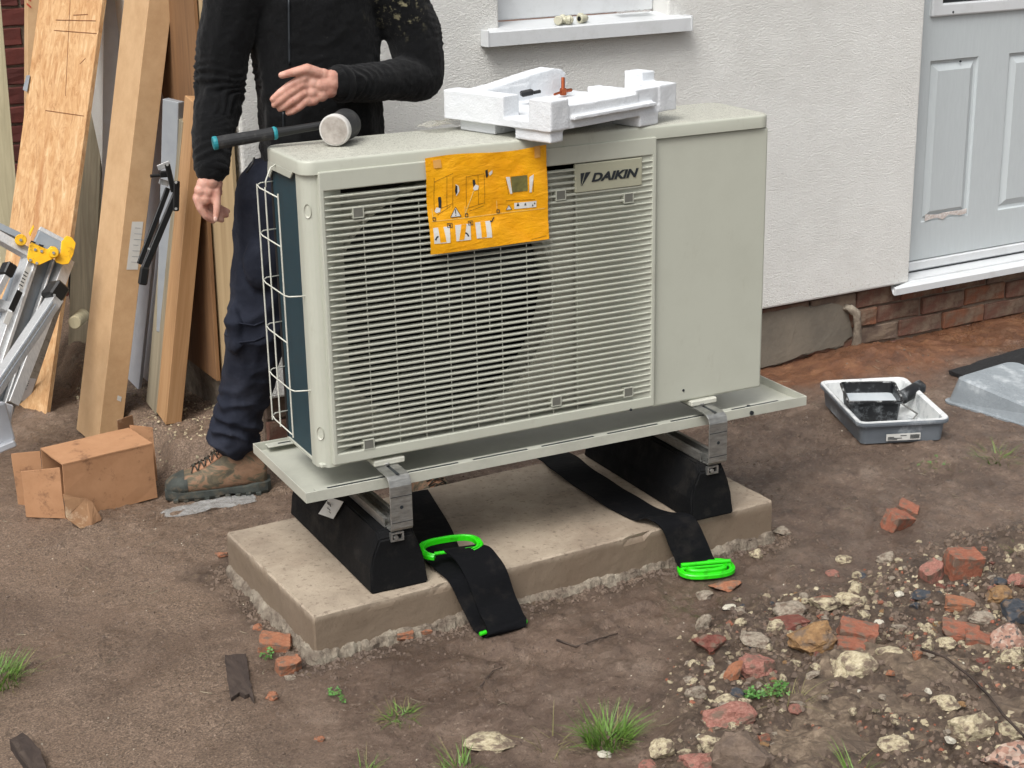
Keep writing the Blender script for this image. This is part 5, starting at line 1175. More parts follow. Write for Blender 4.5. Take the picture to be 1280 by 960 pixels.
# ------------------------------------------------------------------ person
def blob(bm, c, r, sc=(1, 1, 1), rot=None):
    m = Matrix.Translation(c) @ (rot.to_matrix().to_4x4() if rot else Matrix.Identity(4)) @ Matrix.Diagonal((r*sc[0], r*sc[1], r*sc[2], 1))
    bmesh.ops.create_icosphere(bm, subdivisions=2, radius=1, matrix=m)
def limb(bm, pts, step=.35, sq=None):
    """pts: (Vector, radius) chain filled with overlapping balls; sq squashes along a direction (axis, factor)"""
    for (a, ra), (b_, rb) in zip(pts, pts[1:]):
        a = Vector(a); b_ = Vector(b_); L = (b_-a).length; n = max(1, int(L/(min(ra, rb)*step)))
        for i in range(n+1):
            t_ = i/n; r_ = ra+(rb-ra)*t_; c_ = a+(b_-a)*t_
            if sq:
                ax_ = Vector(sq[0]).normalized(); q = Vector((0, 0, 1)).rotation_difference(ax_); blob(bm, c_, r_, (1, 1, sq[1]), q)
            else: blob(bm, c_, r_)
YT = .80
sR = Vector((.135, .83, 1.445)); sL = Vector((.560, .80, 1.445))
eR = PX(275, 112, y=.83); wR = PX(264, 218, y=.74)
eL = PX(521, 92, y=.76); wL = PX(421, 104, y=.600)
hipR = Vector((.215, .86, .93)); hipL = Vector((.46, .80, .93))
kR = PX(316, 408, y=.90); aR = Vector((.092, .990, .13)); aL = Vector((.545, .655, .12)); kL = Vector((.53, .72, .53))
pv = Vector((.345, .83, 1.0)); ch = Vector((.350, .82, 1.32)); nk = Vector((.352, .79, 1.50))
psn = None
b = bmesh.new()
for i in range(9):
    t_ = i/8; c_ = pv.lerp(ch, t_); blob(b, c_, .1, (1.45-.2*math.sin(t_*PI)+.1*t_, .95, .9))
limb(b, [(sR, .058), (eR, .042), (wR+(eR-wR)*.15, .030), (wR, .027)]); limb(b, [(sL, .058), (eL, .042), (wL+(eL-wL)*.15, .030), (wL, .027)])
limb(b, [(sR, .06), (ch+Vector((0, 0, .12)), .085), (sL, .06)]); limb(b, [(ch+Vector((0, 0, .1)), .08), (nk, .058), (nk+Vector((-.004, -.02, .07)), .055)])
limb(b, [(hipR, .088), (kR, .058), (aR, .042)]); limb(b, [(hipL, .088), (kL, .058), (aL, .042)])
limb(b, [(aR, .036), (aR+Vector((.0, .01, -.06)), .026), (aR+Vector((-.17, .03, -.085)), .016)]); limb(b, [(aL, .036), (aL+Vector((0, 0, -.06)), .026), (aL+Vector((0, -.15, -.08)), .016)])
# head turned down towards the machine
hc_ = Vector((.345, .735, 1.665)); tilt_ = Euler((R(24), 0, 0)).to_quaternion()
def hd_(x, y, z): return hc_+tilt_ @ Vector((x, y, z))
blob(b, hd_(0, .012, .03), .092, (.86, 1.05, .98)); blob(b, hd_(0, -.015, -.03), .074, (.86, .95, 1.15)); blob(b, hd_(0, -.035, -.085), .040, (1, .85, .75))
blob(b, hd_(0, -.098, -.02), .015, (.8, 1, 1.3)); blob(b, hd_(0, -.106, -.034), .014, (1, .9, .7)); blob(b, hd_(0, -.078, .022), .05, (1.0, .35, .25))
blob(b, hd_(0, -.088, -.062), .02, (1.1, .5, .3)); blob(b, hd_(0, -.086, -.073), .018, (1.0, .5, .3))
for s in (-1, 1): blob(b, hd_(s*.080, .012, -.008), .028, (.35, .7, 1.15)); blob(b, hd_(s*.034, -.076, -.028), .024, (1, .5, .7))
# left hand: back towards the camera, fingers slightly curled to the picture's left
hy = .585
def hp_(px, py, dy=0): return PX(px, py, y=hy+dy)
for (a_, r_) in (((414, 98), .023), ((412, 112), .023), ((404, 94), .0185), ((404, 106), .021), ((402, 118), .020), ((392, 93), .0155), ((391, 104), .018), ((390, 115), .0175), ((392, 125), .0155), ((382, 97), .0135), ((380, 107), .0140), ((382, 117), .0138), ((387, 127), .013)):
    blob(b, hp_(*a_), r_, (1, .78, 1))
limb(b, [(wL, .027), (hp_(414, 105), .0245), (hp_(400, 106), .022)], sq=((0, 1, 0), .85))
F = [[((379, 98), 0, .0112), ((362, 107), .004, .0100), ((350, 116), .012, .0092), ((341, 124), .022, .0078)],
     [((377, 106), 0, .0112), ((362, 116), .003, .0102), ((351, 125), .012, .0094), ((343, 131), .024, .0080)],
     [((380, 116), 0, .0110), ((366, 126), .002, .0100), ((357, 132), .012, .0092), ((350, 136), .024, .0078)],
     [((384, 125), 0, .0100), ((374, 134), .002, .0090), ((366, 139), .010, .0084), ((360, 141), .020, .0072)],
     [((398, 92), .0, .0145), ((384, 86), -.006, .0125), ((368, 90), -.006, .0105), ((352, 94), -.002, .0082)]]
for f in F: limb(b, [(hp_(p[0], p[1], dy), r_*1.13) for p, dy, r_ in f], .3)
# right hand hanging: thumb in front, fingers folded behind it
hy2 = .735
def hq(px, py, dy=0): return PX(px, py, y=hy2+dy)
for (a_, dy, r_) in (((262, 224), 0, .027), ((255, 230), .0, .021), ((269, 230), 0, .021), ((251, 238), .0, .019), ((261, 238), -.004, .022), ((270, 240), 0, .018), ((248, 247), .002, .0165), ((257, 248), -.003, .0185), ((267, 248), -.003, .017)):
    blob(b, hq(a_[0], a_[1], dy), r_, (1, .85, 1))
limb(b, [(wR, .027), (hq(262, 226), .027)])
F2 = [[((270, 240), -.010, .0135), ((271, 252), -.018, .0112), ((271, 263), -.022, .0100), ((270, 272), -.022, .0088)],
      [((246, 248), .000, .0115), ((250, 260), -.004, .0104), ((257, 270), -.003, .0096), ((266, 276), .004, .0085)],
      [((252, 251), .010, .0112), ((256, 264), .008, .0102), ((266, 271), .012, .0094), ((277, 275), .016, .0080)],
      [((259, 251), .020, .0108), ((263, 262), .022, .0098), ((273, 267), .024, .0090), ((283, 269), .026, .0078)],
      [((265, 250), .028, .0095), ((270, 257), .032, .0086), ((278, 261), .034, .0078), ((285, 264), .036, .0068)]]
for f in F2: limb(b, [(hq(p[0], p[1], dy), r_) for p, dy, r_ in f], .3)
body = evalmod(b, [('REMESH', dict(mode='VOXEL', voxel_size=.0030, use_smooth_shade=True)), ('SMOOTH', dict(factor=.5, iterations=3))], 'body')
bo = obj('person', body, 'skin'); tag(bo, 'person in a black fleece and navy work trousers standing behind the heat pump', 'person')
def nail(p, n, rz=0, s=1):
    b = bmesh.new(); blob(b, p, .0052*s, (1, .35, 1.25)); obj('fingernail', b, 'nail', bo, smooth=True)
nail(hq(269.5, 274, -.0295), 0, 0, 1.15)
# hair
b = bmesh.new(); blob(b, hd_(0, .022, .045), .098, (.88, 1.03, .92)); blob(b, hd_(0, .045, -.0), .085, (.92, .85, 1.0))
hm = evalmod(b, [('REMESH', dict(mode='VOXEL', voxel_size=.006, use_smooth_shade=True)), ('SMOOTH', dict(factor=.5, iterations=4))], 'hair')
for v in hm.vertices: v.co += noise.noise_vector(v.co*60)*.004
obj('hair', hm, 'hair', bo)
for s in (-1, 1):
    b = bmesh.new(); blob(b, hd_(s*.033, -.083, .0), .0125, (1, .6, .7)); obj('eye', b, 'print_white', bo, smooth=True)
    b = bmesh.new(); blob(b, hd_(s*.033, -.0905, -.001), .0052, (1, .5, 1)); obj('iris', b, 'navy', bo, smooth=True)
b = bmesh.new(); blob(b, hd_(0, -.098, -.068), .018, (1.1, .35, .16)); obj('lips', b, 'nail', bo, smooth=True)
# fleece jacket
b = bmesh.new()
for i in range(60):
    t_ = i/59; z = .93+t_*.50; wd = .182+.016*t_-.012*math.sin(t_*PI); dp = .125+.012*math.sin(t_*PI*.9)
    blob(b, Vector((.345+.012*(1-t_), .83, z)), .06, (wd/.06, dp/.06, 1))
limb(b, [(sR+Vector((-.002, 0, .0)), .086), (sR.lerp(eR, .5)+Vector((-.012, 0, 0)), .073), (eR, .069), (eR.lerp(wR, .5)+Vector((-.006, 0, 0)), .060), (wR+(eR-wR)*.14, .049), (wR+(eR-wR)*.06, .044)], .25)
el2 = eL+Vector((.014, .0, .0))
limb(b, [(sL, .090), (sL.lerp(el2, .5)+Vector((.020, .0, 0)), .080), (el2, .070), (el2+Vector((-.03, -.02, -.012)), .064), (el2.lerp(wL, .5)+Vector((0, 0, -.008)), .056), (wL+(el2-wL)*.16+Vector((0, 0, -.004)), .051), (wL+(el2-wL)*.03+Vector((0, 0, -.003)), .047)], .25)
limb(b, [(sR+Vector((.02, 0, .015)), .075), (ch+Vector((0, 0, .13)), .10), (sL+Vector((-.02, 0, .015)), .075)], .25); limb(b, [(ch+Vector((0, 0, .12)), .09), (nk+Vector((0, .01, .03)), .072)], .3)
jk = evalmod(b, [('REMESH', dict(mode='VOXEL', voxel_size=.0055, use_smooth_shade=True)), ('SMOOTH', dict(factor=.6, iterations=8))], 'jacket')
def seg_t(p, a, c_):
    d = c_-a; t_ = max(0, min(1, (p-a).dot(d)/d.length_squared)); return t_, (p-a-d*t_).length
jk.update(); nrm = [v.normal.copy() for v in jk.vertices]
for v, n_ in zip(jk.vertices, nrm):
    p = v.co.copy(); a = .0050*fr(p, 7, 3)+.0020*fr(p, 75, 3)
    for (A_, C_, k_) in ((sR, eR, 1), (eR, wR, 0), (sL, el2, 1), (el2, wL, 0)):
        t_, d = seg_t(p, A_, C_)
        if d < .105:
            L = (C_-A_).length; s_ = t_*L
            am = .0050*(math.exp(-((t_-1)/.28)**2) if k_ else math.exp(-(t_/.30)**2)+.6*math.exp(-((t_-.85)/.18)**2))+.0009
            am *= max(0, .55+1.3*fr(p+Vector((2, 7, 1)), 6, 2))
            q_ = math.sin(s_*150+9*fr(p, 4.5, 2)+4*fr(p+Vector((3, 1, 5)), 9, 2)); a += am*(1-abs(q_)*1.6)
            break
    else:
        q_ = math.sin((p.x*12+p.z*20)+9*fr(p, 3.2, 2)); a += .0055*(1-abs(q_)*1.8)*max(0, fr(p+Vector((4, 0, 0)), 4, 2)+.25)
    v.co += n_*a
jo = obj('jacket', jk, 'fleece', bo)
def jsurf(px, py, dflt):
    d = (rt*((px-640)/FPX)-up*((py-480)/FPX)+fwd).normalized(); ok, loc, n_, _ = jo.ray_cast(CP, d); return (loc, n_) if ok else (PX(px, py, y=dflt), Vector((0, -1, 0)))
zp = [jsurf(361+(y*.012), y, .68)[0]-fwd*.001 for y in range(-20, 84, 4)]
obj('zip', tube(zp, .0030, 6), 'navy', jo, smooth=True)
for (a, c_) in ((340, 146), ):
    zp = [jsurf(354+(y-140)*.03, y, .68)[0]-fwd*.001 for y in range(140, 172, 4)]; obj('zip', tube(zp, .0028, 6), 'navy', jo, smooth=True)
# cuffs
for (w_, e_, r_, off) in ((wR, eR, .046, 0), (wL, el2, .049, -.003)):
    d = (e_-w_).normalized(); c_ = w_+Vector((0, 0, off)); b = tube([c_+d*.004, c_+d*.008, c_+d*.022, c_+d*.028], r_, 28, radii=[r_-.006, r_, r_+.001, r_-.004], caps=False)
    for v in b.verts: v.co += noise.noise_vector(v.co*30)*.003
    obj('cuff', b, 'fleece', jo, smooth=True)
q0, q1 = PX(318, 197, y=.76), PX(308, 216, y=.75); obj('zip_pull', tube([q0, q0.lerp(q1, .4)+Vector((.003, 0, 0)), q1], .0028, 6), 'black_pl', jo, smooth=True)
# trousers
b = bmesh.new()
for i in range(24): blob(b, Vector((.340, .835, .86+.0065*i)), .06, (2.75, 1.95, 1))
limb(b, [(hipR+Vector((-.0, 0, -.02)), .110), (hipR.lerp(kR, .5)+Vector((.012, 0, 0)), .100), (kR+Vector((.004, -.02, .0)), .088), (kR.lerp(aR, .4)+Vector((.004, .0, .0)), .082), (aR+(kR-aR)*.28+Vector((-.008, 0, 0)), .077), (aR+(kR-aR)*.15+Vector((-.016, 0, 0)), .078)], .2)
limb(b, [(hipL+Vector((.01, 0, -.02)), .108), (hipL.lerp(kL, .5), .092), (kL, .078), (aL+(kL-aL)*.2, .072), (aL+(kL-aL)*.06, .074)], .22)
blob(b, PX(292, 412, y=.85), .05, (.5, .8, 1.5)); blob(b, PX(326, 330, y=.80), .06, (.9, .7, 1.3))
tr = evalmod(b, [('REMESH', dict(mode='VOXEL', voxel_size=.006, use_smooth_shade=True)), ('SMOOTH', dict(factor=.6, iterations=7))], 'trousers')
tr.update(); nrm = [v.normal.copy() for v in tr.vertices]
for v, n_ in zip(tr.vertices, nrm):
    p = v.co.copy(); z = p.z; low = math.exp(-((z-.20)/.13)**2); kn = math.exp(-((z-kR.z)/.11)**2)
    rd1 = 1-2*abs(math.sin(z*44+p.x*20-p.y*9+5*fr(p, 4, 3))); rd2 = 1-2*abs(math.sin(z*26-p.x*30+5*fr(p+Vector((3, 2, 1)), 3, 3))); rd3 = 1-2*abs(math.sin(z*9+p.x*34+4*fr(p+Vector((1, 5, 1)), 2.5, 3)))
    a = .005*fr((p.x, p.y, z*.5), 6, 3)+.0075*low*rd1+.0055*kn*rd2+.0035*rd3*max(0, fr(p, 3, 2)+.4)+.0015*fr(p, 30, 3)
    v.co += n_*a
to = obj('trousers', tr, 'trouser', bo)
def tsurf(px, py):
    d = (rt*((px-640)/FPX)-up*((py-480)/FPX)+fwd).normalized(); ok, loc, n_, _ = to.ray_cast(CP, d); return (loc if ok else PX(px, py, y=.85))-fwd*.002
b = bmesh.new()
for q in ([(282, 398), (300, 404), (318, 407), (330, 402)], [(281, 418), (300, 428), (318, 426), (331, 420)]): tube([tsurf(*p_) for p_ in q], .0024, 6, b)
obj('pocket_seam', b, 'trouser', to, smooth=True)
# boots
def boot(origin, yaw_, lab):
    m = Matrix.Translation(origin) @ Matrix.Rotation(yaw_, 4, 'Z')
    e = thing('boot', None, None) if 0 else None
    # x forward from heel 0 to toe .30
    prof = [(.000, .028, .028, .095), (.012, .040, .020, .135), (.045, .046, .018, .162), (.085, .047, .018, .165), (.115, .046, .018, .145), (.145, .048, .018, .119), (.18, .050, .018, .097), (.215, .052, .018, .082), (.250, .050, .018, .073), (.280, .041, .019, .062), (.300, .024, .022, .048)]
    secs = []
    for x, hw_, z0_, z1_ in prof:
        s = []
        for k in range(20):
            a = 2*PI*k/20; cx_, sy_ = math.cos(a), math.sin(a); top_ = sy_ > 0
            yy_ = hw_*math.copysign(abs(cx_)**(.8 if not top_ else .9), cx_)*(1-.34*max(0, sy_)**1.4*(1 if x < .2 else .5)); zz_ = (z0_+z1_)/2+(z1_-z0_)/2*math.copysign(abs(sy_)**(.55 if not top_ else .8), sy_)
            s.append(m @ Vector((x, yy_, zz_)))
        secs.append(s)
    up_ = evalmod(loft(secs), [('SUBSURF', dict(levels=2, render_levels=2, subdivision_type='CATMULL_CLARK'))], 'boot')
    up_.update()
    for v in up_.vertices: v.co += v.normal*(fr(v.co, 22, 3)*.0035)
    up_.polygons.foreach_set('use_smooth', [True]*len(up_.polygons))
    bt = obj('boot', up_, 'boot', bo); mi_ = m.inverted()
    def over(nm, test, mt, off=.0016):
        b3 = bmesh.new(); b3.from_mesh(up_); b3.normal_update()
        bmesh.ops.delete(b3, geom=[f for f in b3.faces if not test(mi_ @ f.calc_center_median())], context='FACES')
        for v in b3.verts: v.co += v.normal*off
        o3 = obj(nm, b3, mt, bt, smooth=True); o3.data.materials.clear(); o3.data.materials.append(M[mt])
    over('toe_cap', lambda c: c.x > .232+.25*max(0, c.z-.045), 'sole')
    b = bmesh.new(); secs = []
    for x, hw_ in ((-.008, .022), (.002, .036), (.03, .043), (.07, .042), (.11, .039), (.15, .045), (.20, .051), (.245, .050), (.278, .041), (.300, .024)):
        z0_ = 0 if not .085 < x < .13 else .007; zt2 = .026+.007*(x < .05)+.004*(x > .27)
        secs.append([m @ Vector(q) for q in ((x, -hw_+.004, z0_), (x, hw_-.004, z0_), (x, hw_+.001, .010), (x, hw_, zt2), (x, hw_-.008, zt2+.004), (x, -hw_+.008, zt2+.004), (x, -hw_, zt2), (x, -hw_-.002, .012))])
    loft(secs, b)
    obj('sole', b, 'sole', bt, smooth=False)
    for k in range(9):
        x = .03+k*.03
        for s in (-1, 1): 
            if 1: obj('lug', box(x-.008, x+.008, s*(.0405+.003*(x > .15))-.006, s*(.0405+.003*(x > .15))+.006, -.003, .009, .002, mat=m), 'sole', bt)
    # pale tongue and laces over the instep
    tp = [(.104, .154), (.122, .139), (.142, .123), (.162, .109), (.182, .098), (.202, .089), (.222, .083)]
    secs = [[m @ Vector((x+.003*math.sin(i*3), w_, z+.004-abs(w_)*.30)) for w_ in (-.024, -.012, 0, .012, .024)]+[m @ Vector((x, w_, z-.012)) for w_ in (.024, .012, 0, -.012, -.024)] for i, (x, z) in enumerate(tp)]
    obj('tongue', loft(secs), 'boot_tongue', bt, smooth=True)
    for (x, z) in tp[:-1]:
        for s in (-1, 1): obj('lace', tube([m @ Vector((x, -s*.026, z-.003)), m @ Vector((x+.006, -s*.01, z+.0065)), m @ Vector((x+.014, s*.012, z+.002)), m @ Vector((x+.017, s*.027, z-.010))], .0022, 6), 'lace', bt, smooth=True)
    obj('lace', tube([m @ Vector(q) for q in ((.106, .0, .158), (.120, -.024, .150), (.126, -.040, .124), (.142, -.046, .100), (.132, -.049, .094), (.116, -.040, .120), (.108, -.012, .156))], .0018, 6), 'lace', bt, smooth=True)
    cm = evalmod(loft([[m @ Vector((.05+.036*math.cos(a)*(k_), .033*math.sin(a)*k_, z_+.012*math.cos(a))) for a in [2*PI*j/20 for j in range(20)]] for z_, k_ in ((.125, 1.05), (.150, 1.10), (.158, 1.0), (.150, .85), (.13, .8))], caps=False), [('SUBSURF', dict(levels=1))], 'collar')
    cm.polygons.foreach_set('use_smooth', [True]*len(cm.polygons)); obj('ankle_collar', cm, 'boot', bt)
heel = G(338, 612); toe = G(198, 629); dirn = toe-heel
boot(Vector((heel.x, heel.y+.02, .006)), math.atan2(dirn.y, dirn.x), '')
boot(Vector((.548, .745, .004)), R(-93), '')
# ------------------------------------------------------------------ rubble
def rock(seed, kind='rock', flat=1.0, cut=9, sub=1):
    rd = random.Random(seed); b = bmesh.new()
    if kind == 'brick':
        bmesh.ops.create_cube(b, size=2)
        for v in b.verts: v.co += Vector((rd.uniform(-.25, .1), rd.uniform(-.25, .1), rd.uniform(-.2, .05)))*(1 if rd.random() < .6 else 0)
        ncut = 3
    else:
        bmesh.ops.create_icosphere(b, subdivisions=2, radius=1.15); ncut = cut
    for _ in range(ncut):
        n_ = Vector((rd.gauss(0, 1), rd.gauss(0, 1), rd.gauss(0, .8))).normalized(); d = rd.uniform(.62, .92) if kind != 'brick' else rd.uniform(.95, 1.3)
        bmesh.ops.bisect_plane(b, geom=b.verts[:]+b.edges[:]+b.faces[:], plane_co=n_*d, plane_no=n_, clear_outer=True)
        ed = [e for e in b.edges if e.is_boundary]
        if ed: bmesh.ops.holes_fill(b, edges=ed)
    bmesh.ops.remove_doubles(b, verts=b.verts, dist=.03); bmesh.ops.dissolve_limit(b, angle_limit=.12, verts=b.verts, edges=b.edges)
    if sub:
        bmesh.ops.bevel(b, geom=b.edges[:], offset=.045, segments=1, affect='EDGES', clamp_overlap=True)
        bmesh.ops.triangulate(b, faces=b.faces)
        bmesh.ops.subdivide_edges(b, edges=[e for e in b.edges if e.calc_length() > .32], cuts=2 if sub > 1 else 1); bmesh.ops.triangulate(b, faces=b.faces)
        for _ in range(2 if sub > 1 else 1):
            for v in b.verts: v.co += noise.noise_vector(v.co*2.6+Vector((seed, 0, 0)))*.07
        if sub > 1:
            bmesh.ops.subdivide_edges(b, edges=[e for e in b.edges if e.calc_length() > .2], cuts=1); bmesh.ops.triangulate(b, faces=b.faces)
            for v in b.verts: v.co += noise.noise_vector(v.co*9+Vector((seed, 0, 0)))*.035
    for v in b.verts: v.co.z *= flat
    me = bpy.data.meshes.new(kind); b.to_mesh(me); b.free(); return me
RK = {}
def rk(kind, var, mt, hi):
    k = (kind, var, mt, hi)
    if k not in RK: me = rock(var*7+3, kind, 1, 9+var % 4, 2 if hi else 1); me.materials.append(M[mt]); RK[k] = me
    return RK[k]
def place(name, kind, var, mt, px, py, wpx, hpx, lab, cat, rz=0, rx=0, ry=0, group=None, sink=.42, depth=None, hi=True):
    p = G(px, py+hpx*.30); sc_ = (p-CP).dot(fwd)/FPX; w_ = wpx*sc_/2*(.88 if kind == 'brick' else 1); h_ = hpx*sc_*.48; d_ = depth or w_*.75
    o = obj(name, rk(kind, var, mt, hi), None); o.location = (p.x, p.y, H(p.x, p.y)+h_*(.8-sink)); o.scale = (w_, d_, h_); o.rotation_euler = (rx, ry, rz-yaw*.8)
    return tag(o, lab, cat, group)
BF, ST = 'brick_fragment', 'stone'
G1 = 'broken red brick pieces'
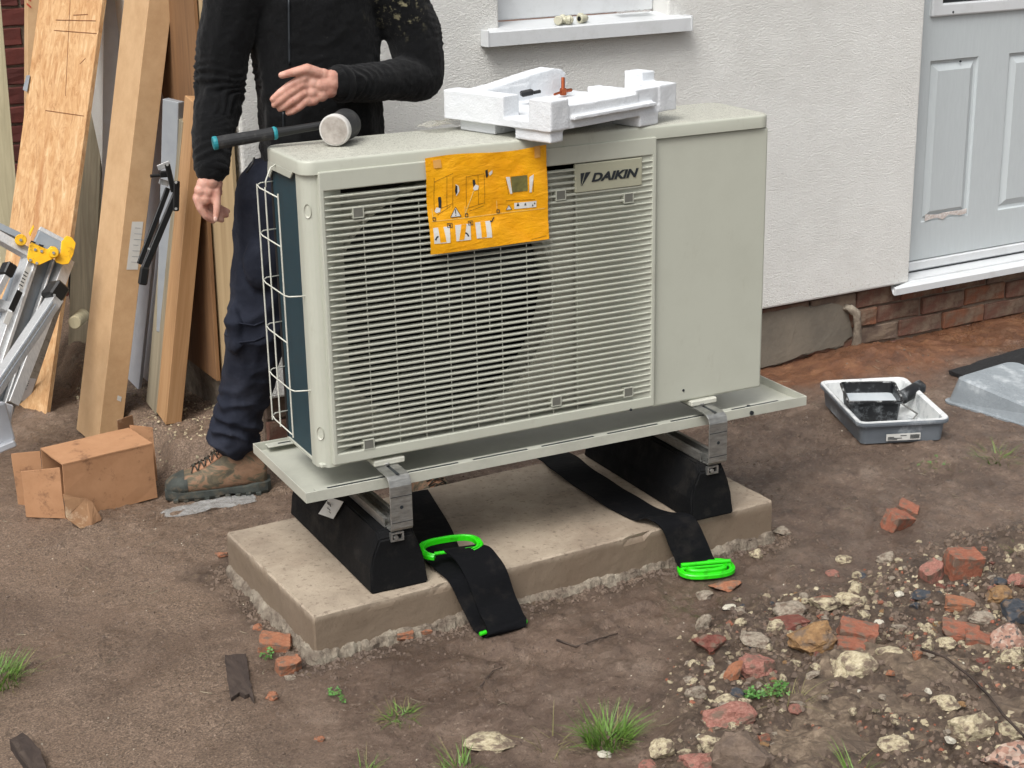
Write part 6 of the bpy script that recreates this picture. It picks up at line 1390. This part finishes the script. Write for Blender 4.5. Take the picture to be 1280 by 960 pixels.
L = [
 (BF, 'brick', 0, 's_red', 1119, 651, 36, 32, 'lone pentagonal red brick piece on the mud, below the paint tray', 'brick piece', .6, .3, .2),
 (BF, 'brick', 1, 's_red', 1135, 634, 30, 16, 'slim red brick sliver just behind the pentagonal brick piece', 'brick piece', -.5, .2, .3),
 (BF, 'brick', 2, 's_red', 1203, 700, 44, 36, 'upright square red brick piece at the top of the rubble', 'brick piece', .1, .1, .05),
 (BF, 'brick', 3, 's_pink', 1165, 713, 34, 28, 'dull pink brick piece left of the upright square one', 'brick piece', .4, .1, -.3),
 (ST, 'rock', 1, 's_brown', 1015, 793, 68, 40, 'large brown sandstone lump in the middle of the rubble', 'stone', .3, .1, -.1),
 (BF, 'brick', 4, 's_red', 1072, 789, 52, 26, 'red brick half resting on another beside the brown sandstone lump', 'brick piece', -.3, .1, .15),
 (BF, 'brick', 5, 's_red', 1066, 808, 46, 24, 'red brick half lying beneath another beside the brown sandstone lump', 'brick piece', -.2, 0, .1),
 (ST, 'rock', 2, 's_cream', 1068, 828, 60, 38, 'cream mortar lump with an orange patch under the two red brick halves', 'mortar lump', .2, 0, 0),
 (ST, 'rock', 3, 's_cream', 1110, 818, 40, 22, 'flat cream mortar lump right of the two red brick halves', 'mortar lump', 0, 0, 0),
 (BF, 'rock', 4, 's_pink', 945, 828, 46, 34, 'crumbly pink mortared brick beside an orange shard', 'brick piece', .3, .1, .1),
 (BF, 'rock', 5, 's_orange', 917, 838, 20, 36, 'pointed orange tile shard leaning on a crumbly pink brick', 'tile shard', .2, .2, .5),
 (ST, 'rock', 6, 's_maroon', 887, 806, 42, 24, 'hollow maroon tile fragment at the left of the rubble', 'tile fragment', -.1, .1, .1),
 (ST, 'rock', 7, 's_grey', 880, 776, 20, 26, 'small grey white stone standing on edge in the mud', 'stone', .5, .4, .2),
 (ST, 'rock', 8, 's_grey', 946, 797, 40, 20, 'long grey stone above the crumbly pink brick', 'stone', -.3, 0, .1),
 (BF, 'rock', 9, 's_pink', 912, 893, 72, 34, 'long pitted pink brick above the muddy brown rock', 'brick piece', .35, .1, 0),
 (ST, 'rock', 10, 's_mud', 930, 938, 76, 60, 'muddy reddish brown rock at the lower edge', 'rock', .1, 0, 0),
 (BF, 'rock', 11, 's_pink', 875, 950, 58, 28, 'pink brick fragment cut by the lower edge of the view', 'brick piece', 0, 0, 0),
 (ST, 'rock', 12, 's_cream', 828, 937, 32, 28, 'holed cream lump at the lower edge, left of the pink fragment', 'mortar lump', .3, 0, 0),
 (ST, 'rock', 13, 's_cream', 886, 926, 34, 28, 'cream lump wedged against the muddy brown rock', 'mortar lump', -.3, 0, 0),
 (ST, 'rock', 14, 's_cream', 908, 871, 34, 14, 'flat pale slab of mortar above the long pitted pink brick', 'mortar lump', .1, 0, 0),
 (ST, 'rock', 0, 's_grey', 870, 863, 26, 18, 'small pale stone left of the flat mortar slab', 'stone', .2, 0, 0),
 (BF, 'brick', 6, 's_red', 1201, 786, 48, 22, 'grooved red clay shard near the right edge', 'clay shard', -.35, .1, .2),
 (BF, 'brick', 7, 's_red', 1222, 797, 40, 20, 'lower red clay shard under the grooved one', 'clay shard', -.3, .1, .2),
 (ST, 'rock', 15, 's_grey', 1226, 770, 34, 18, 'dark grey flat stone above the clay shards', 'stone', -.3, 0, .1),
 (BF, 'brick', 8, 's_orange', 1200, 752, 40, 14, 'flat tapering orange shard above the clay shards', 'clay shard', -.25, 0, .1),
 (ST, 'rock', 2, 's_dark', 1153, 742, 30, 13, 'flat blue black slate chip in the rubble', 'slate', 0, 0, 0),
 (ST, 'rock', 3, 's_dark', 1268, 762, 44, 34, 'blue black slate slab at the right edge', 'slate', -.2, 0, 0),
 (ST, 'rock', 5, 's_granite', 1262, 795, 44, 40, 'orange and brown speckled stone under the slate slab', 'stone', 0, 0, 0),
 (ST, 'rock', 6, 's_granite', 1262, 940, 66, 46, 'pink granite like conglomerate in the lower right corner', 'rock', .2, 0, 0),
 (ST, 'rock', 7, 's_cream', 1183, 800, 30, 12, 'long cream mortar strip left of the lower clay shard', 'mortar lump', .2, 0, 0),
 (ST, 'rock', 9, 's_cream', 1219, 806, 36, 10, 'thin cream mortar strip under the lower clay shard', 'mortar lump', -.1, 0, 0),
 (ST, 'rock', 10, 's_cream', 1266, 822, 30, 20, 'cream mortar lump at the right edge below the speckled stone', 'mortar lump', 0, 0, 0),
 (ST, 'rock', 12, 's_white', 1099, 778, 12, 8, 'bright white chip between brick halves and clay shards', 'stone chip', 0, 0, 0),
 (ST, 'rock', 13, 's_cream', 1135, 791, 11, 14, 'yellow stone chip standing among the rubble', 'stone chip', .3, .4, 0),
 (ST, 'rock', 14, 's_cream', 1160, 783, 17, 13, 'round cream pebble right of the yellow chip', 'pebble', 0, 0, 0),
 (ST, 'rock', 1, 's_cream', 1159, 805, 18, 16, 'cream lump directly below the round pebble', 'mortar lump', .5, 0, 0),
 (BF, 'rock', 3, 's_orange', 1146, 818, 15, 13, 'small round orange brick pebble on the edge of the muddy slab', 'pebble', 0, 0, 0),
 (ST, 'rock', 8, 's_cream', 1119, 929, 42, 24, 'cream mortar lump set in the muddy slab near the lower edge', 'mortar lump', -.1, 0, 0),
 (ST, 'rock', 11, 's_cream', 1212, 905, 60, 40, 'large cream mortar mass on the muddy slab', 'mortar lump', .2, 0, 0),
 (ST, 'rock', 5, 's_cream', 1182, 876, 36, 16, 'broken cream mortar ridge above the large mortar mass', 'mortar lump', -.3, 0, 0),
 (ST, 'rock', 4, 's_cream', 1265, 908, 34, 26, 'cream mortar lump at the right edge above the pink conglomerate', 'mortar lump', 0, 0, 0),
 (ST, 'rock', 6, 's_cream', 1233, 862, 15, 9, 'small pointed cream chip on the muddy slab', 'stone chip', .3, 0, 0),
 (BF, 'rock', 2, 's_orange', 1113, 841, 12, 8, 'tiny bright orange chip on the muddy slab', 'stone chip', 0, 0, 0),
 (ST, 'rock', 15, 's_cream', 968, 780, 24, 16, 'cream mortar chunk behind the brown sandstone lump', 'mortar lump', 0, 0, 0),
 (ST, 'rock', 9, 's_grey', 988, 760, 40, 22, 'pinkish grey stone above the brown sandstone lump', 'stone', .1, 0, .1),
 (ST, 'rock', 13, 's_cream', 1030, 752, 40, 20, 'jagged cream mortar chunk at the top of the rubble', 'mortar lump', .2, 0, .1),
 (ST, 'rock', 12, 's_cream', 1062, 742, 34, 18, 'loose cream mortar chunk left of the slate chip', 'mortar lump', -.2, 0, 0),
 (BF, 'brick', 9, 's_maroon', 985, 778, 50, 14, 'long maroon tile edge behind the brown sandstone lump', 'tile fragment', .3, 0, 0),
 (BF, 'brick', 1, 's_orange', 345, 802, 46, 18, 'orange broken brick against the near left foot of the concrete slab', 'brick piece', -.1, .1, .1),
 (BF, 'brick', 3, 's_orange', 361, 830, 34, 18, 'orange brick chips in front of the broken brick by the slab', 'brick piece', .3, .1, 0),
 (BF, 'rock', 7, 's_orange', 340, 869, 19, 11, 'flat round orange chip alone on the mud right of the wood scrap', 'stone chip', 0, 0, 0),
 (BF, 'rock', 5, 's_orange', 323, 783, 13, 9, 'small orange chip left above the broken brick by the slab', 'stone chip', 0, 0, 0),
 (BF, 'rock', 9, 's_orange', 400, 923, 14, 8, 'small orange chip alone near the lower edge', 'stone chip', 0, 0, 0),
 (BF, 'brick', 4, 's_orange', 506, 793, 24, 12, 'yellow orange brick chip at the foot of the slab front', 'brick piece', .2, 0, 0),
 (BF, 'brick', 2, 's_orange', 530, 789, 20, 9, 'red orange brick chip right beside the yellow orange one', 'brick piece', .2, 0, 0),
 (ST, 'rock', 10, 's_cream', 614, 926, 62, 13, 'long pointed cream stone lying alone at the lower edge', 'stone', -.05, 0, 0),
 (ST, 'rock', 14, 's_grey', 978, 661, 24, 12, 'pale round pebble beside the right corner of the slab', 'pebble', 0, 0, 0),
 (ST, 'rock', 1, 's_grey', 1107, 696, 28, 20, 'pointed grey brown stone above the rubble', 'stone', .4, .2, 0),
 (BF, 'rock', 6, 's_orange', 908, 731, 40, 12, 'brown orange stone just in front of the green handle on the mud', 'stone', 0, 0, 0),
 (ST, 'rock', 3, 's_grey', 880, 745, 26, 12, 'pale muddy stone below the green handle on the mud', 'stone', .2, 0, 0),
 (ST, 'rock', 4, 's_cream', 1055, 698, 20, 12, 'cream crumb of mortar left of the pointed grey stone', 'mortar lump', 0, 0, 0),
 (BF, 'rock', 8, 's_pink', 1041, 716, 18, 10, 'dull pink chip at the upper left of the rubble', 'stone chip', 0, 0, 0),
 (ST, 'rock', 11, 's_grey', 362, 846, 16, 9, 'grey pebble below the orange brick chips', 'pebble', 0, 0, 0),
 (BF, 'rock', 13, 's_orange', 276, 690, 16, 8, 'orange chip at the back left foot of the slab', 'stone chip', 0, 0, 0),
 (BF, 'rock', 12, 's_pink', 1272, 724, 24, 20, 'pink brick lump at the right edge above the slate slab', 'brick piece', 0, 0, 0),
 (ST, 'rock', 8, 's_white', 756, 941, 18, 9, 'flat pinkish chip below the big grass tuft', 'stone chip', 0, 0, 0),
 (ST, 'rock', 15, 's_brown', 1247, 742, 36, 22, 'orange brown holed stone above the clay shards', 'stone', .2, 0, 0),
 (BF, 'rock', 10, 's_pink', 812, 955, 26, 14, 'pink chip at the very bottom edge beside the big grass tuft', 'stone chip', 0, 0, 0)]
for q in L: place(q[0], q[1], q[2], q[3], q[4], q[5], q[6], q[7], q[8], q[9], q[10], q[11], q[12])
# mud covered slabs
def slab(poly, h, lab, z=0, mt='s_slab', dz=(0, 0, 0, 0)):
    P_ = [G(*p_) for p_ in poly]; b = prism([(p_.x, p_.y, -.03) for p_ in P_], (0, 0, h+.03+z)); bmesh.ops.triangulate(b, faces=b.faces)
    for _ in range(5): bmesh.ops.subdivide_edges(b, edges=[e for e in b.edges if e.calc_length() > .03], cuts=1); bmesh.ops.triangulate(b, faces=b.faces)
    for v in b.verts:
        p_ = v.co.copy(); v.co += noise.noise_vector(p_*9)*.016+noise.noise_vector(p_*40)*.006
        if p_.z > 0: v.co.z += .022*fr(p_, 6, 5)+.012*abs(fr(p_, 24, 4))-.012*max(0, fr(p_+Vector((9, 0, 0)), 11, 3))
    o = obj('broken_concrete', b, mt, smooth=False); return tag(o, lab, 'concrete slab')
slab([(1012, 838), (1075, 818), (1150, 820), (1280, 800), (1330, 830), (1330, 905), (1200, 930), (1090, 945), (1040, 930), (985, 880)], .020, 'largest mud covered concrete slab in the lower right corner')
slab([(985, 872), (1045, 905), (1100, 930), (1170, 965), (1150, 1010), (990, 1010), (960, 950), (972, 905)], .028, 'mud covered slab with split wooden edge at the bottom edge')
slab([(1120, 945), (1250, 918), (1340, 930), (1340, 1000), (1160, 1000)], .014, 'mud covered slab under the pink conglomerate in the corner')
# countless small chips: the larger of them one by one, the rest as gravel
rd = random.Random(21); kinds = ['s_cream']*7+['s_grey']*5+['s_red', 's_pink']+['s_white', 's_dark', 's_maroon', 's_mud', 's_mud', 's_brown']
LB = {'s_cream': 'small cream mortar chip scattered through the rubble', 's_grey': 'small grey stone scattered through the rubble', 's_red': 'small red brick chip scattered through the rubble', 's_pink': 'small pitted pink brick chip scattered through the rubble',
      's_white': 'small white stone chip scattered through the rubble', 's_dark': 'small blue black slate chip scattered through the rubble', 's_maroon': 'small maroon tile chip scattered through the rubble', 's_mud': 'small mud caked clod scattered through the rubble', 's_brown': 'small brown sandstone chip scattered through the rubble'}
cnt = 0
while cnt < 285:
    px, py = rd.uniform(850, 1278), rd.uniform(675, 955); p = G(px, py)
    if rd.random() > rub_w(p.x, p.y)**.7+(.03 if px > 900 else 0): continue
    if px > 985 and py > 835 and rd.random() < .86: continue
    if px < 900 and py < 830 and rd.random() < .5: continue
    mt = rd.choice(kinds); s_ = rd.choice((6, 8, 8, 10, 12, 15, 19)); sc_ = (p-CP).dot(fwd)/FPX
    o = obj('rubble_stone', rk('rock' if mt not in ('s_red',) else 'brick', rd.randrange(9), mt, False), None); w_ = s_*sc_/2
    o.location = (p.x, p.y, H(p.x, p.y)+w_*.06+(.022 if (px > 1000 and py > 845) else 0)); o.scale = (w_*rd.uniform(.9, 1.3), w_*rd.uniform(.7, 1.1), w_*rd.uniform(.45, .8)); o.rotation_euler = (rd.uniform(-.4, .4), rd.uniform(-.4, .4), rd.uniform(0, 6.3))
    tag(o, LB[mt], 'stone', LB[mt].replace('small ', '').replace(' chip', ' chips').replace(' clod', ' clods').replace('grey stone', 'grey stones')); cnt += 1
def gravel(name, n, area, sizes, mt, lab, dens=None, seed=1):
    rd = random.Random(seed); V = []; Fc = []
    while n > 0:
        p = area(rd)
        if p is None: continue
        n -= 1; s_ = rd.choice(sizes); z = H(p[0], p[1]); base = len(V); k_ = rd.uniform(0, 6.3)
        pts_ = [(math.cos(k_+a)*s_*rd.uniform(.6, 1.2), math.sin(k_+a)*s_*rd.uniform(.5, 1), 0) for a in (0, 1.6, 3.1, 4.7)]
        V += [(p[0]+a_, p[1]+c_, z-s_*.25) for a_, c_, _ in pts_]+[(p[0]+a_*.55+rd.uniform(-.2, .2)*s_, p[1]+c_*.55, z+s_*rd.uniform(.25, .7)) for a_, c_, _ in pts_[:3]]
        for f in ((0, 1, 5, 4), (1, 2, 6, 5), (2, 3, 6), (3, 0, 4), (3, 4, 6), (4, 5, 6)): Fc.append([base+i for i in f])
    me = bpy.data.meshes.new(name); me.from_pydata(V, [], Fc); o = obj(name, me, mt); return tag(o, lab, 'gravel', kind='stuff')
def a_rub(rd):
    x, y = rd.uniform(.4, 2.6), rd.uniform(-1.45, .15)
    return (x, y) if rd.random() < rub_w(x, y)*(.35+.9*max(0, fr((x, y, 4), 5, 3)+.3)) else None
def a_all(rd):
    x, y = rd.uniform(-.9, 2.8), rd.uniform(-1.3, 1.1)
    if -.12 < x < 1.32 and -.16 < y < .55: return None
    return (x, y) if rd.random() < .35+.9*max(0, fr((x, y, 2), 2.5, 3)) else None
def a_step(rd):
    x, y = rd.uniform(-.14, .22), rd.uniform(1.15, 2.3); return (x, y)
def a_slab(rd):
    e = loop_pts(-.03, 1.37, -.03, .60, 400)[rd.randrange(400)]; q_ = Matrix.Rotation(.0466, 3, 'Z') @ Vector((e[0]+rd.gauss(0, .02), e[1]+rd.gauss(0, .02), 0)); return (q_.x-.083, q_.y-.127) if rd.random() < .8 else None
gravel('pale_gravel', 2600, a_rub, (.002, .003, .004, .006, .009, .012), 's_cream', 'fine pale mortar crumbs filling the rubble', seed=1)
gravel('dark_gravel', 7000, a_rub, (.002, .003, .005, .008, .011), 's_mud', 'dark crumbs of soil filling the rubble', seed=2)
gravel('red_gravel', 1300, a_rub, (.002, .003, .005, .008), 's_red', 'fine red brick crumbs in the rubble', seed=3)
gravel('mud_crumbs', 7000, a_all, (.0015, .002, .003, .004, .006), 's_mud', 'crumbs of mud strewn over the ground', seed=4)
gravel('white_specks', 420, a_all, (.0012, .0018, .0025), 's_white', 'tiny white grit specks on the muddy ground', seed=5)
gravel('step_debris', 900, a_step, (.002, .003, .005, .007), 's_cream', 'pale grit on the low debris step in the alley', seed=6)
gravel('slab_spoil', 3200, a_slab, (.002, .004, .006, .008), 's_mud', 'loose soil and grit along the foot of the slab', seed=7)
# stones at the foot of the alley
for (px, py, w_, h_, lab) in ((112, 470, 40, 60, 'large rounded grey stone in the dark gap left of the carton'), (126, 372, 34, 30, 'upper pale stone in the gap left of the carton'), (108, 435, 30, 34, 'dark stone under the round wood offcut in the gap')):
    p = PX(px, py, y=2.35 if py > 440 else 2.6); s_ = (p-CP).dot(fwd)/FPX
    o = obj('boulder', rk('rock', 4 if py > 440 else 7, 's_grey', True), None); o.location = (p.x, p.y, max(.03, p.z)); o.scale = (w_*s_/2, w_*s_/2, h_*s_/2+(.0 if p.z > 0 else 0)); tag(o, lab, 'stone', 'stones in the alley gap')
b = bmesh.new()
# brick pier stub seen between leg and coil
p = HM @ Vector((UC+.035, .03, .12))
# ------------------------------------------------------------------ wood scraps
def scrap(pts, h, mt, lab, nm='wood_scrap'):
    P_ = [G(*p_) for p_ in pts]; b = prism([(p_.x, p_.y, H(p_.x, p_.y)-.004) for p_ in P_], (0, 0, h)); bmesh.ops.triangulate(b, faces=b.faces)
    for _ in range(3): bmesh.ops.subdivide_edges(b, edges=[e for e in b.edges if e.calc_length() > .02], cuts=1); bmesh.ops.triangulate(b, faces=b.faces)
    jit(b, .003, 60); return tag(obj(nm, b, mt), lab, 'wood scrap')
scrap([(281, 823), (308, 822), (312, 850), (318, 880), (312, 872), (306, 874), (300, 870), (289, 877), (286, 860)], .014, 'rotten', 'dark rotten board end lying on the mud before the slab corner')
scrap([(14, 938), (30, 928), (52, 950), (60, 975), (40, 975), (26, 955)], .03, 'rotten', 'dark rotten wood lump in the lower left corner')
def twig(pts, r, lab):
    tag(obj('twig', tube([(lambda p_: (p_.x, p_.y, H(p_.x, p_.y)+r+.002))(G(*q)) for q in pts], r, 6, radii=[r*(1-.6*i/(len(pts)-1)) for i in range(len(pts))]), 'rotten', smooth=True), lab, 'twig')
twig([(696, 802), (720, 810), (746, 806), (772, 793)], .0028, 'thin dark curved twig pressed in the mud before the slab')
p_ = [(1150, 828), (1180, 842), (1212, 862), (1236, 888), (1252, 915), (1280, 940)]
tag(obj('twig', tube([(lambda p__: (p__.x, p__.y, H(p__.x, p__.y)+.034))(G(*q)) for q in p_], .003, 6), 'rotten', smooth=True), 'long dark root arching across the muddy slab at the lower right', 'root')
twig([(600, 862), (616, 842), (628, 836)], .0018, 'short thin twig on the mud left of the big grass tuft')
# ------------------------------------------------------------------ grass and weeds
def blades(b, n, rad, hmin, hmax, seed, flat=.5, wid_=.0016):
    rd = random.Random(seed)
    for _ in range(n):
        wid = wid_*rd.uniform(.5, 1.35); a = rd.uniform(0, 6.3); r_ = rad*math.sqrt(rd.random())*.9; p = Vector((math.cos(a)*r_, math.sin(a)*r_, -.004)); L_ = rd.uniform(hmin*.6, hmax*1.1); a2 = a+rd.gauss(0, .9); d = Vector((math.cos(a2)*rd.uniform(.0, flat*2.2), math.sin(a2)*rd.uniform(.0, flat*2.2), 1)).normalized(); side = Vector((-math.sin(a+rd.uniform(-1, 1)), math.cos(a), 0))*wid
        pr = None; droop = rd.uniform(.2, 1.1)
        for k in range(5):
            t_ = k/4; c_ = p+d*L_*t_+Vector((math.cos(a), math.sin(a), 0))*L_*droop*.35*t_*t_-Vector((0, 0, L_*droop*.42*t_*t_)); w_ = side*(1-t_*.92)
            cur = (b.verts.new(c_-w_), b.verts.new(c_+w_))
            if pr: b.faces.new((pr[0], pr[1], cur[1], cur[0]))
            pr = cur
def tuft(px, py, n, rad, h0, h1, seed, lab, mt='grass', cat='grass tuft', flat=.5, dry=0, wid=.0016):
    p = G(px, py); b = bmesh.new(); blades(b, n, rad, h0, h1, seed, flat, wid)
    t_ = thing('grass_tuft', lab, cat, (p.x, p.y, H(p.x, p.y)), 0, None); obj('blades', b, mt, t_, kind='stuff')
    if dry: b = bmesh.new(); blades(b, dry, rad*1.3, h0, h1*1.2, seed+50, flat*1.6, wid*.8); obj('dry_blades', b, 'drygrass', t_, kind='stuff')
tuft(760, 925, 330, .052, .035, .090, 1, 'largest bright green grass tuft at the bottom centre', dry=40)
tuft(-6, 850, 240, .07, .04, .09, 2, 'dark green grass tuft at the left edge', dry=30)
tuft(500, 895, 60, .04, .015, .035, 3, 'flattened grey green grass patch on the mud at the bottom left of centre', dry=40, flat=1.2)
tuft(575, 962, 50, .04, .03, .07, 4, 'thin grass blades at the bottom edge below the long cream stone', dry=14)
tuft(455, 965, 26, .03, .02, .05, 14, 'few grass blades at the bottom edge, left of the long cream stone', dry=10)
tuft(1245, 572, 60, .07, .02, .07, 5, 'sparse grass below the upturned paint tray', dry=40, flat=1.1)
tuft(1180, 590, 20, .05, .012, .03, 15, 'few short blades on mud below the paint trays', dry=16, flat=1.1)
tuft(1068, 968, 26, .03, .04, .09, 6, 'upright grass blades growing in front of the muddy slab', dry=14)
tuft(985, 875, 30, .04, .03, .07, 7, 'thin dry grass behind the wedge of the muddy slab', 'drygrass', dry=30)
tuft(690, 935, 14, .06, .05, .10, 8, 'sparse long dry grass stems left of the largest tuft', 'drygrass', flat=1.3)
tuft(1275, 690, 40, .05, .015, .04, 9, 'dark grass at the right edge above the rubble', dry=10)
def weed(px, py, n, rad, size, seed, lab):
    p = G(px, py); rd = random.Random(seed); t_ = thing('weed', lab, 'weed', (p.x, p.y, H(p.x, p.y)), 0); b = bmesh.new()
    for _ in range(n):
        a = rd.uniform(0, 6.3); r_ = rad*math.sqrt(rd.random()); c_ = Vector((math.cos(a)*r_, math.sin(a)*r_, rd.uniform(.003, .02)*size/.01)); s_ = size*rd.uniform(.6, 1.2); tl = Euler((rd.uniform(-.6, .6), rd.uniform(-.6, .6), rd.uniform(0, 6.3))).to_matrix()
        for k in range(3):
            m_ = tl @ Matrix.Rotation(k*2.1, 3, 'Z'); vs = [b.verts.new(c_+m_ @ Vector(q)*s_) for q in ((0, 0, 0), (.45, -.35, .1), (.8, -.28, .02), (1, 0, 0), (.8, .28, .02), (.45, .35, .1))]
            b.faces.new(vs)
    obj('leaves', b, 'weed', t_, kind='stuff')
weed(968, 868, 46, .034, .0085, 1, 'clump of bright green weed leaves beside the muddy slab')
weed(942, 874, 26, .02, .010, 2, 'smaller weed clump left of the bright green weed clump')
weed(415, 868, 10, .02, .007, 3, 'tiny weed seedlings on the mud left of centre')
weed(428, 878, 5, .008, .008, 4, 'single small weed seedling below the tiny seedlings')
weed(338, 822, 12, .02, .008, 5, 'little weed leaves between the orange brick pieces and the rotten board')
weed(1160, 578, 10, .06, .007, 6, 'scattered weed leaves on the mud below the paint tray')
# stalks and straw pressed in the mud
rd = random.Random(9); b = bmesh.new()
for _ in range(420):
    q = a_all(rd)
    if not q: continue
    x, y = q; a = rd.uniform(0, 6.3); L_ = rd.uniform(.008, .035); pr = [(x+math.cos(a)*L_*k/2+rd.uniform(-.002, .002), y+math.sin(a)*L_*k/2+rd.uniform(-.002, .002)) for k in range(3)]
    tube([(c_[0], c_[1], H(*c_)+.0012) for c_ in pr], .0007, 3, b)
tag(obj('straw', b, 'oldwood'), 'bits of straw and root fibre lying over the mud', 'straw', kind='stuff')
